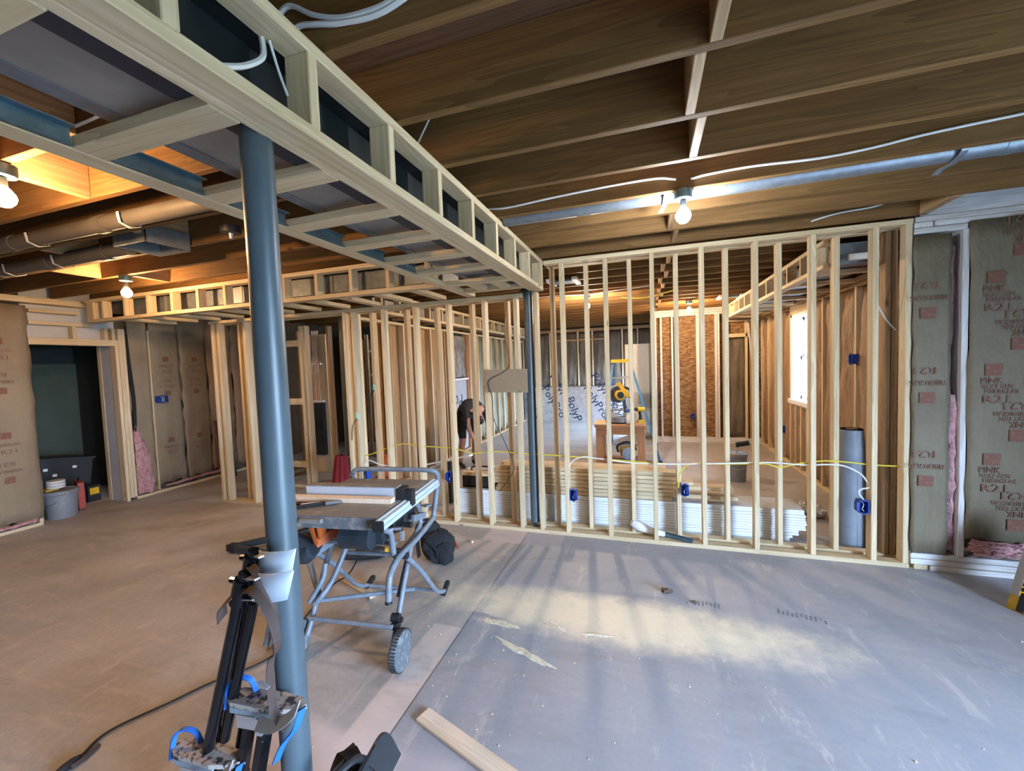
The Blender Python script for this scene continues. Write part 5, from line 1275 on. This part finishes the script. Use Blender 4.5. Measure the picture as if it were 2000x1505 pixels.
# bucket with a mixer
def bucket(x, y, r, h, label, mat='bucket_grey', lid=None):
    t = thing('bucket', label, 'bucket', (x, y, 0.0), 0, 'buckets')
    part('pail', mat, t, lambda m: m.lathe([(r * 0.86, 0.0), (r * 0.90, h * 0.3), (r, h * 0.97), (r * 0.94, h * 0.97), (r * 0.82, 0.02), (0.0, 0.02)], 28), True)
    part('rim', mat, t, lambda m: m.lathe([(r * 0.985, h * 0.86), (r * 1.05, h * 0.88), (r * 1.06, h * 0.98), (r * 1.0, h), (r * 0.95, h * 0.98)], 28), True)
    part('bail', 'aluminium', t, lambda m: m.tube(spline([(r * 1.05, 0, h * 0.9), (r * 0.9, -r * 0.75, h * 0.62), (0, -r * 1.12, h * 0.48), (-r * 0.9, -r * 0.75, h * 0.62), (-r * 1.05, 0, h * 0.9)], 5), 0.003, 6), True)
    return t
bucket(1.13, 6.25, 0.138, 0.385, 'grey bucket on the back room floor with a tool standing in it')
t = thing('mixing_drill', 'black-handled mixing tool standing in the back room bucket', 'tool', (1.15, 6.25, 0.02))
part('shaft', 'aluminium', t, lambda m: m.tube([(-0.04, 0.02, 0.02), (0.0, 0, 0.45)], 0.012, 8), True)
part('head', 'black_plastic', t, lambda m: (m.tube([(-0.02, 0, 0.47), (0.14, 0, 0.50)], 0.035, 10), m.tube([(0.0, 0, 0.44), (0.0, 0, 0.50)], 0.022, 10)), True)

# ================================================================== MITER SAW ON ITS STAND
t = thing('saw_bench', 'reddish wooden bench carrying the miter saw in the back room', 'bench', (-0.41, 6.72, 0.0))
board('bench_top', t, -0.80, -0.03, 6.50, 7.00, 0.66, 0.70, 'wood_red')
board('bench_top', t, -0.82, -0.60, 6.48, 6.98, 0.702, 0.72, 'wood_new')
board('apron', t, -0.78, -0.05, 6.51, 6.545, 0.55, 0.66, 'wood_red')
board('apron', t, -0.78, -0.05, 6.95, 6.985, 0.55, 0.66, 'wood_red')
for x in (-0.78, -0.16):
    for y in (6.51, 6.90):
        board('leg', t, x, x + 0.11, y, y + 0.085, 0.0, 0.55, 'wood_red')
board('low_shelf', t, -0.67, -0.16, 6.55, 6.95, 0.10, 0.13, 'wood_red')
t = thing('miter_saw', 'yellow and grey miter saw with raised blade on the wooden bench', 'miter saw', (-0.42, 6.75, 0.722))
part('base', 'galvanised', t, lambda m: (m.box(-0.22, 0.22, -0.10, 0.14, 0, 0.06), m.lathe([(0.14, 0.0), (0.14, 0.075)], 24)))
part('fence', 'aluminium', t, lambda m: (m.box(-0.24, -0.04, 0.03, 0.05, 0.06, 0.14), m.box(0.04, 0.24, 0.03, 0.05, 0.06, 0.14)))
part('arm', 'galvanised', t, lambda m: (m.bar((0.10, 0.14, 0.06), (0.06, 0.16, 0.42), 0.07, 0.06), m.tube([(0.10, 0.10, 0.2), (0.10, -0.1, 0.2)], 0.02, 10)), True)
bl = part('blade', 'rubber', t, lambda m: m.lathe([(0.13, -0.002), (0.132, 0), (0.13, 0.002), (0.0, 0.002)], 36, Matrix.Translation((-0.03, 0.02, 0.43)) @ Matrix.Rotation(math.pi / 2, 4, 'X') @ Matrix.Rotation(0.3, 4, 'Y')))
part('blade_guard', 'foam_grey', t, lambda m: m.lathe([(0.05, -0.02), (0.14, -0.02), (0.145, 0.0), (0.14, 0.02), (0.05, 0.02)], 24, Matrix.Translation((-0.02, 0.05, 0.45)) @ Matrix.Rotation(math.pi / 2, 4, 'X')), True)
part('motor', 'yellow', t, lambda m: (m.tube([(0.0, -0.01, 0.42), (0.02, -0.12, 0.43)], [0.085, 0.075], 20), m.bar((-0.02, -0.03, 0.62), (0.14, -0.02, 0.40), 0.05, 0.06)), True)
part('motor_cap', 'black_plastic', t, lambda m: m.tube([(0.02, -0.12, 0.43), (0.022, -0.135, 0.43)], [0.055, 0.045], 18), True)
part('handle', 'black_plastic', t, lambda m: m.tube(spline([(0.06, -0.02, 0.55), (0.14, -0.02, 0.52), (0.18, -0.02, 0.44), (0.14, -0.02, 0.38)], 4), 0.02, 10), True)
t = thing('cordless_drill', 'yellow cordless drill standing on the right end of the bench', 'drill', (-0.11, 6.60, 0.722), 0.4)
part('battery', 'yellow', t, lambda m: m.box(-0.04, 0.05, -0.035, 0.035, 0, 0.055))
part('grip', 'black_plastic', t, lambda m: m.tube([(0.0, 0, 0.05), (0.0, 0, 0.12), (-0.01, 0, 0.18)], [0.028, 0.022, 0.026], 10), True)
part('body', 'yellow', t, lambda m: m.tube([(0.06, 0, 0.21), (-0.05, 0, 0.215)], 0.036, 12), True)
part('chuck', 'black_plastic', t, lambda m: m.tube([(-0.05, 0, 0.215), (-0.10, 0, 0.217), (-0.13, 0, 0.218)], [0.028, 0.02, 0.008], 10), True)
t = thing('spray_bottle', 'clear spray bottle on the bench beside the miter saw', 'bottle', (-0.28, 6.58, 0.722))
part('bottle', 'paper_white', t, lambda m: m.lathe([(0.04, 0), (0.042, 0.01), (0.042, 0.11), (0.016, 0.15), (0.014, 0.17)], 16), True)
part('sprayer', 'blue_strap', t, lambda m: (m.lathe([(0.018, 0.17), (0.018, 0.19)], 12), m.box(-0.04, 0.02, -0.01, 0.01, 0.19, 0.215)))
t = thing('circular_saw', 'yellow circular saw on the low shelf of the bench', 'circular saw', (-0.32, 6.70, 0.132), 0.3)
part('body', 'yellow_dark', t, lambda m: m.tube([(-0.10, 0, 0.13), (0.08, 0, 0.13)], [0.075, 0.085], 16), True)
part('handle', 'black_plastic', t, lambda m: m.tube(spline([(-0.14, 0, 0.12), (-0.15, 0, 0.22), (-0.02, 0, 0.27), (0.10, 0, 0.24), (0.13, 0, 0.14)], 4), 0.02, 10), True)
part('blade', 'galvanised', t, lambda m: m.lathe([(0.0, 0.0), (0.10, 0.0), (0.10, 0.004), (0, 0.004)], 24, Matrix.Translation((0.0, -0.09, 0.11)) @ Matrix.Rotation(math.pi / 2, 4, 'X')))
part('shoe', 'galvanised', t, lambda m: m.box(-0.16, 0.14, -0.14, 0.09, 0, 0.008))
t = thing('tool_case', 'dark blue tool bag on the floor under the bench', 'bag', (-0.40, 6.66, 0.0))
part('case', 'saw_body', t, lambda m: m.box(-0.24, 0.16, -0.10, 0.14, 0, 0.085))
part('lid_strip', 'yellow_dark', t, lambda m: m.box(-0.10, 0.02, -0.104, -0.10, 0.03, 0.06))

# ================================================================== STEPLADDER
t = thing('step_ladder', 'blue step ladder with yellow top standing behind the bench', 'ladder', (-0.2, 7.80, 0.0))
lt = [Vector((-0.385, -0.02, 1.66)), Vector((-0.085, -0.02, 1.66))]; fb = [Vector((-0.60, -0.72, 0.0)), Vector((0.38, -0.72, 0.0))]; rb = [Vector((-0.50, 0.75, 0.0)), Vector((0.34, 0.75, 0.0))]
for a, b in zip(lt, fb): part('front_rail', 'ladder_blue', t, lambda m: m.bar(a, b, 0.075, 0.03, (1, 0, 0)))
for a, b in zip(lt, rb): part('rear_rail', 'ladder_blue', t, lambda m: m.bar(a + Vector((0, 0.06, 0)), b, 0.05, 0.025, (1, 0, 0)))
part('top_cap', 'yellow', t, lambda m: (m.box(-0.425, -0.045, -0.10, 0.12, 1.655, 1.70), m.box(-0.415, -0.055, -0.09, 0.11, 1.70, 1.712)))
for k in range(1, 6):
    f = k / 6.0; a = fb[0].lerp(lt[0], f); b = fb[1].lerp(lt[1], f)
    part('step', 'aluminium', t, lambda m: m.bar(a, b, 0.08, 0.025))
for k in (1, 3, 5):
    f = k / 6.0; a = rb[0].lerp(lt[0], f); b = rb[1].lerp(lt[1], f); part('rear_bar', 'aluminium', t, lambda m: m.bar(a, b, 0.025, 0.02))
for p in fb + rb: part('foot', 'rubber', t, lambda m: m.box(p.x - 0.03, p.x + 0.03, p.y - 0.05, p.y + 0.05, 0, 0.03))
for x in (-0.44, 0.15): part('spreader', 'aluminium', t, lambda m: m.bar((x, -0.4, 0.75), (x, 0.42, 0.78), 0.02, 0.008))
t = thing('shelf_panel', 'tall pale panel leaning beyond the step ladder', 'panel', (-0.20, 9.5, 0.0))
part('panel_face', 'drywall', t, lambda m: m.box(-0.25, 0.24, 0, 0.03, 0, 2.04))
part('panel_edge', 'plywood', t, lambda m: m.box(-0.262, -0.25, 0, 0.03, 0, 2.04))
part('back_panel', 'foam_grey', t, lambda m: m.box(0.24, 0.30, 0.005, 0.025, 0, 2.04))

# ================================================================== THINGS AMONG THE LEFT STUDS
t = thing('red_bag', 'dark red cloth bag hanging on the stud behind the saw', 'bag', (-3.36, 3.86, 0.36))
def rbag(a, b):
    th = 2 * math.pi * a; w = 0.07 + 0.05 * (1 - b) ** 0.6; f = 0.012 * math.sin(9 * th) * (1 - b * 0.5)
    if b > 0.97: w = 0.06
    return Vector(((w + f) * math.cos(th) - 0.02 * (1 - b), (0.035 + 0.02 * (1 - b) + f) * math.sin(th), 0.36 * b + (0.0 if b > 0.05 else 0.03 * math.sin(3 * th))))
part('cloth', 'red_cloth', t, lambda m: m.sheet(40, 10, rbag), True)
part('hook', 'black_metal', t, lambda m: m.tube(spline([(0, 0, 0.35), (0, 0.02, 0.40), (0, 0.055, 0.40)], 3), 0.005, 6), True)
t = thing('leaf_blower', 'orange power tool on the floor behind the red bag', 'power tool', (-3.30, 4.62, 0.0), 0.4)
part('housing', 'orange', t, lambda m: (m.tube([(0, 0, 0.2), (0, 0, 0.42), (0.02, 0, 0.55)], [0.10, 0.12, 0.07], 14),), True)
part('base', 'black_plastic', t, lambda m: m.lathe([(0.12, 0), (0.12, 0.06), (0.10, 0.2)], 16), True)
part('tank', 'red_plastic', t, lambda m: m.box(-0.12, 0.12, -0.13, -0.05, 0.12, 0.30))
for (x, yt, z, lab) in ((-3.01, 4.0575, 1.48, 'upper mint-green tag on a stud with a black wire'), (-3.157, 3.9145, 1.168, 'lower mint-green tag on a stud with a black wire')):
    t = thing('wire_tag', lab, 'tag', (x, yt, z), 0, 'mint tags on the studs')
    part('tag_face', 'mint', t, lambda m: m.box(-0.015, 0.015, -0.004, 0.002, -0.035, 0.035))
    part('wire', 'cord_black', t, lambda m: m.tube(spline([(0, -0.006, -0.03), (-0.06, -0.006, -0.12), (-0.08, -0.006, -0.28)], 4), 0.004, 6), True)
t = thing('breaker_panel', 'dark electrical panel with pale cables in the left rooms', 'electrical panel', (-5.24, 5.55, 0.0))
part('stand_board', 'plywood', t, lambda m: m.box(-0.2, 0.2, 0.02, 0.04, 0, 2.3))
part('door_panel', 'saw_body', t, lambda m: m.box(-0.13, 0.13, -0.05, 0.02, 0.30, 1.17))
part('wire_gutter', 'vinyl_white', t, lambda m: (m.box(-0.14, 0.14, -0.05, 0.02, 1.175, 1.21), m.box(-0.13, 0.13, -0.05, 0.02, 1.80, 1.83)))
for k in range(5):
    part('cable', 'cable_pink' if k % 2 else 'cable_white', t, lambda m: m.tube(spline([(-0.08 + 0.04 * k, -0.03, 1.2), (-0.06 + 0.035 * k, -0.04, 1.6), (-0.02 + 0.02 * k, -0.03, 2.0), (-0.05 + 0.03 * k, 0, 2.36)], 4), 0.008, 6), True)
part('cable_coil', 'cable_white', t, lambda m: m.tube([(0.01 + 0.09 * math.cos(a * 0.5), -0.06, 1.75 + 0.09 * math.sin(a * 0.5)) for a in range(26)], 0.006, 6), True)
t = thing('metal_sheet', 'dark brown metal panel leaning in the corner beyond the left doorway', 'panel', (XL + 0.16, 4.95, 0.0), math.radians(-12))
part('sheet', 'brown_strap', t, lambda m: m.bar((0.10, 0, 0.0), (-0.06, 0, 0.95), 0.02, 0.22, (0, 1, 0)))
part('edge_strip', 'galvanised', t, lambda m: m.bar((0.105, -0.112, 0.0), (-0.055, -0.112, 0.95), 0.025, 0.008, (0, 1, 0)))

# ================================================================== CLOSET CONTENTS
bt = bucket(-6.96, 3.07, 0.155, 0.34, 'grey bucket in the closet doorway at left')
part('label_strip', 'paper_white', bt, lambda m: m.sheet(4, 1, lambda a, b: Vector((0.148 * math.cos(-0.75 + 0.4 * a) * (0.9 + 0.11 * b), 0.148 * math.sin(-0.75 + 0.4 * a) * (0.9 + 0.11 * b), 0.08 + 0.18 * b))))
t = thing('tape_stack', 'stack of off-white rolls on top of the closet bucket', 'tape rolls', (-7.0, 3.05, 0.345))
part('tray_board', 'yellow_dark', t, lambda m: m.box(-0.13, 0.06, -0.12, 0.0, 0.0, 0.02))
for k in range(3): part('roll', 'bucket_white', t, lambda m: m.lathe([(0.05, 0.022 + k * 0.032), (0.085, 0.022 + k * 0.032), (0.085, 0.05 + k * 0.032), (0.05, 0.05 + k * 0.032)], 20), True)
t = thing('storage_tote', 'black storage tote with white stickers tilted in the closet', 'tote', (-8.0, 3.35, 0.0))
MT = Matrix.Translation((0, 0, 0.24)) @ Matrix.Rotation(math.radians(-8), 4, 'X')
part('tub', 'black_plastic', t, lambda m: m.box(-0.25, 0.25, -0.40, 0.40, 0.0, 0.36, MT))
part('lid', 'black_plastic', t, lambda m: m.box(-0.27, 0.27, -0.42, 0.42, 0.36, 0.39, MT))
for y, z in ((-0.12, 0.22), (-0.02, 0.14), (0.18, 0.24)):
    part('sticker', 'paper_white', t, lambda m: m.box(0.251, 0.253, y, y + 0.045, z, z + 0.035, MT))
part('base_box', 'cardboard', t, lambda m: m.box(-0.24, 0.24, -0.38, 0.38, 0.0, 0.21))
t = thing('orange_panel', 'red-orange plastic case standing right of the closet bucket', 'case', (-7.10, 3.32, 0.0), math.radians(-20))
part('case', 'red_plastic', t, lambda m: m.box(-0.20, 0.10, -0.03, 0.03, 0.02, 0.36))
part('foot', 'black_plastic', t, lambda m: m.box(-0.19, 0.09, -0.03, 0.03, 0.0, 0.02))
part('grip', 'black_plastic', t, lambda m: m.tube(spline([(-0.12, 0, 0.355), (-0.10, 0, 0.40), (0.0, 0, 0.40), (0.02, 0, 0.355)], 3), 0.008, 6), True)
for i, y in enumerate((3.50, 3.66)):
    t = thing('tool_case', ['black and yellow tool case left of its twin on the closet floor', 'black and yellow tool case nearest the closet jamb'][i], 'tool case', (-7.50, y - 0.08, 0.0), 0, 'tool cases in the closet')
    part('case', 'black_plastic', t, lambda m: m.box(-0.16, 0.16, -0.07, 0.07, 0, 0.22))
    part('yellow_band', 'yellow', t, lambda m: m.box(0.161, 0.166, -0.05, 0.05, 0.10, 0.19))

# ================================================================== PERSON BENDING DOWN
def person():
    base = Vector((-2.92, 6.35, 0.0))
    V = {}; E_ = []; R = {}
    def j(n, p, r, par=None):
        V[n] = Vector(p); R[n] = r
        if par: E_.append((par, n))
    # x axis of the figure points to its front (right in the picture)
    j('pelvis', (0, 0, 0.92), 0.135)
    j('waist', (0.07, -0.01, 1.02), 0.13, 'pelvis'); j('chest', (0.24, -0.03, 1.06), 0.145, 'waist'); j('upper', (0.37, -0.04, 1.00), 0.12, 'chest')
    j('neck', (0.45, -0.05, 0.93), 0.055, 'upper'); j('head', (0.50, -0.06, 0.86), 0.085, 'neck'); j('crown', (0.55, -0.07, 0.76), 0.082, 'head')
    for s, t in ((1, 'l'), (-1, 'r')):
        j('hip' + t, (0.0, 0.10 * s, 0.86), 0.10, 'pelvis'); j('thigh' + t, (0.05, 0.12 * s, 0.68), 0.088, 'hip' + t); j('knee' + t, (0.10, 0.13 * s, 0.48), 0.06, 'thigh' + t)
        j('calf' + t, (0.04, 0.13 * s, 0.33), 0.056, 'knee' + t); j('ankle' + t, (-0.01, 0.13 * s, 0.10), 0.038, 'calf' + t); j('heel' + t, (-0.03, 0.13 * s, 0.045), 0.042, 'ankle' + t); j('toe' + t, (0.17, 0.15 * s, 0.035), 0.034, 'heel' + t)
        j('sh' + t, (0.36, 0.17 * s - 0.03, 0.97), 0.062, 'upper'); j('elb' + t, (0.42, 0.20 * s, 0.70), 0.043, 'sh' + t); j('wr' + t, (0.50, 0.13 * s, 0.47), 0.028, 'elb' + t); j('palm' + t, (0.53, 0.12 * s, 0.40), 0.034, 'wr' + t)
        for k in range(4):
            y = (0.12 + (k - 1.5) * 0.02) * s
            j('f%d%s' % (k, t), (0.555, y, 0.345), 0.010, 'palm' + t); j('g%d%s' % (k, t), (0.55, y, 0.305 + 0.008 * abs(k - 1.5)), 0.008, 'f%d%s' % (k, t))
        j('th' + t, (0.50, (0.12 - 0.04) * s, 0.37), 0.011, 'palm' + t); j('tt' + t, (0.505, (0.12 - 0.055) * s, 0.33), 0.009, 'th' + t)
    names = list(V); idx = {n: i for i, n in enumerate(names)}
    me = bpy.data.meshes.new('body'); me.from_pydata([V[n] for n in names], [(idx[a], idx[b]) for a, b in E_], [])
    o = bpy.data.objects.new('body', me); COL.objects.link(o)
    md = o.modifiers.new('skin', 'SKIN'); md.use_smooth_shade = True
    if not me.skin_vertices: me.attributes  # layer is made by the modifier
    sv = me.skin_vertices[0].data
    for n in names: sv[idx[n]].radius = (R[n], R[n]); sv[idx[n]].use_root = (n == 'pelvis')
    sd_ = o.modifiers.new('sub', 'SUBSURF'); sd_.levels = 2; sd_.render_levels = 2
    bpy.context.view_layer.update()
    nm = bpy.data.meshes.new_from_object(o.evaluated_get(bpy.context.evaluated_depsgraph_get()))
    bpy.data.objects.remove(o)
    nm.materials.clear()
    for k in ('skin', 'shirt', 'shorts', 'hair', 'black_plastic'): nm.materials.append(MATS[k])
    for p in nm.polygons:
        c = p.center; k = 0
        if c.z > 0.78 and c.x > 0.05 and c.x < 0.43: k = 1
        if c.z > 0.60 and (c.x < 0.43 and c.x > 0.30) and abs(c.y) > 0.12: k = 1
        if c.x <= 0.09 and c.z > 0.55: k = 2
        if c.x > 0.05 and c.x < 0.20 and 0.5 < c.z < 0.8 and abs(c.y) < 0.25 and not (c.x > 0.3): k = 2
        if c.x <= 0.09 and c.z > 0.98: k = 1
        if c.x > 0.44 and c.z > 0.72 and (c.x - 0.50) * 0.4 + (c.z - 0.86) * -1.0 > -0.02 and c.x > 0.49: k = 3
        if c.z < 0.085: k = 4
        p.material_index = k; p.use_smooth = True
    nm.name = 'body'
    t = thing('person', 'person in dark shirt and shorts bending down beyond the studs', 'person', base, math.radians(-35))
    b = bpy.data.objects.new('body', nm); COL.objects.link(b); b.parent = t
    for s in (1, -1):
        part('ear', 'skin', t, lambda m: m.lathe([(0.0, -0.008), (0.022, -0.004), (0.024, 0.004), (0.0, 0.008)], 10, Matrix.Translation((0.515, -0.062 + 0.082 * s, 0.83)) @ Matrix.Rotation(math.pi / 2, 4, 'X')), True)
        part('eye', 'print_black', t, lambda m: m.lathe([(0.0, -0.008), (0.009, 0), (0.0, 0.008)], 8, Matrix.Translation((0.585, -0.062 + 0.032 * s, 0.845))), True)
    part('nose', 'skin', t, lambda m: m.tube([(0.585, -0.062, 0.855), (0.605, -0.062, 0.875)], [0.010, 0.014], 8), True)
    part('mouth', 'red_cloth', t, lambda m: m.bar((0.577, -0.085, 0.90), (0.577, -0.04, 0.90), 0.01, 0.008))
person()
t = thing('work_board', 'board the bending person is cutting on the back room floor', 'board', (-2.45, 6.25, 0.0), math.radians(28))
board('board_body', t, -2.85, -1.95, 6.2, 6.29, 0.0, 0.038, 'wood_white').rotation_euler
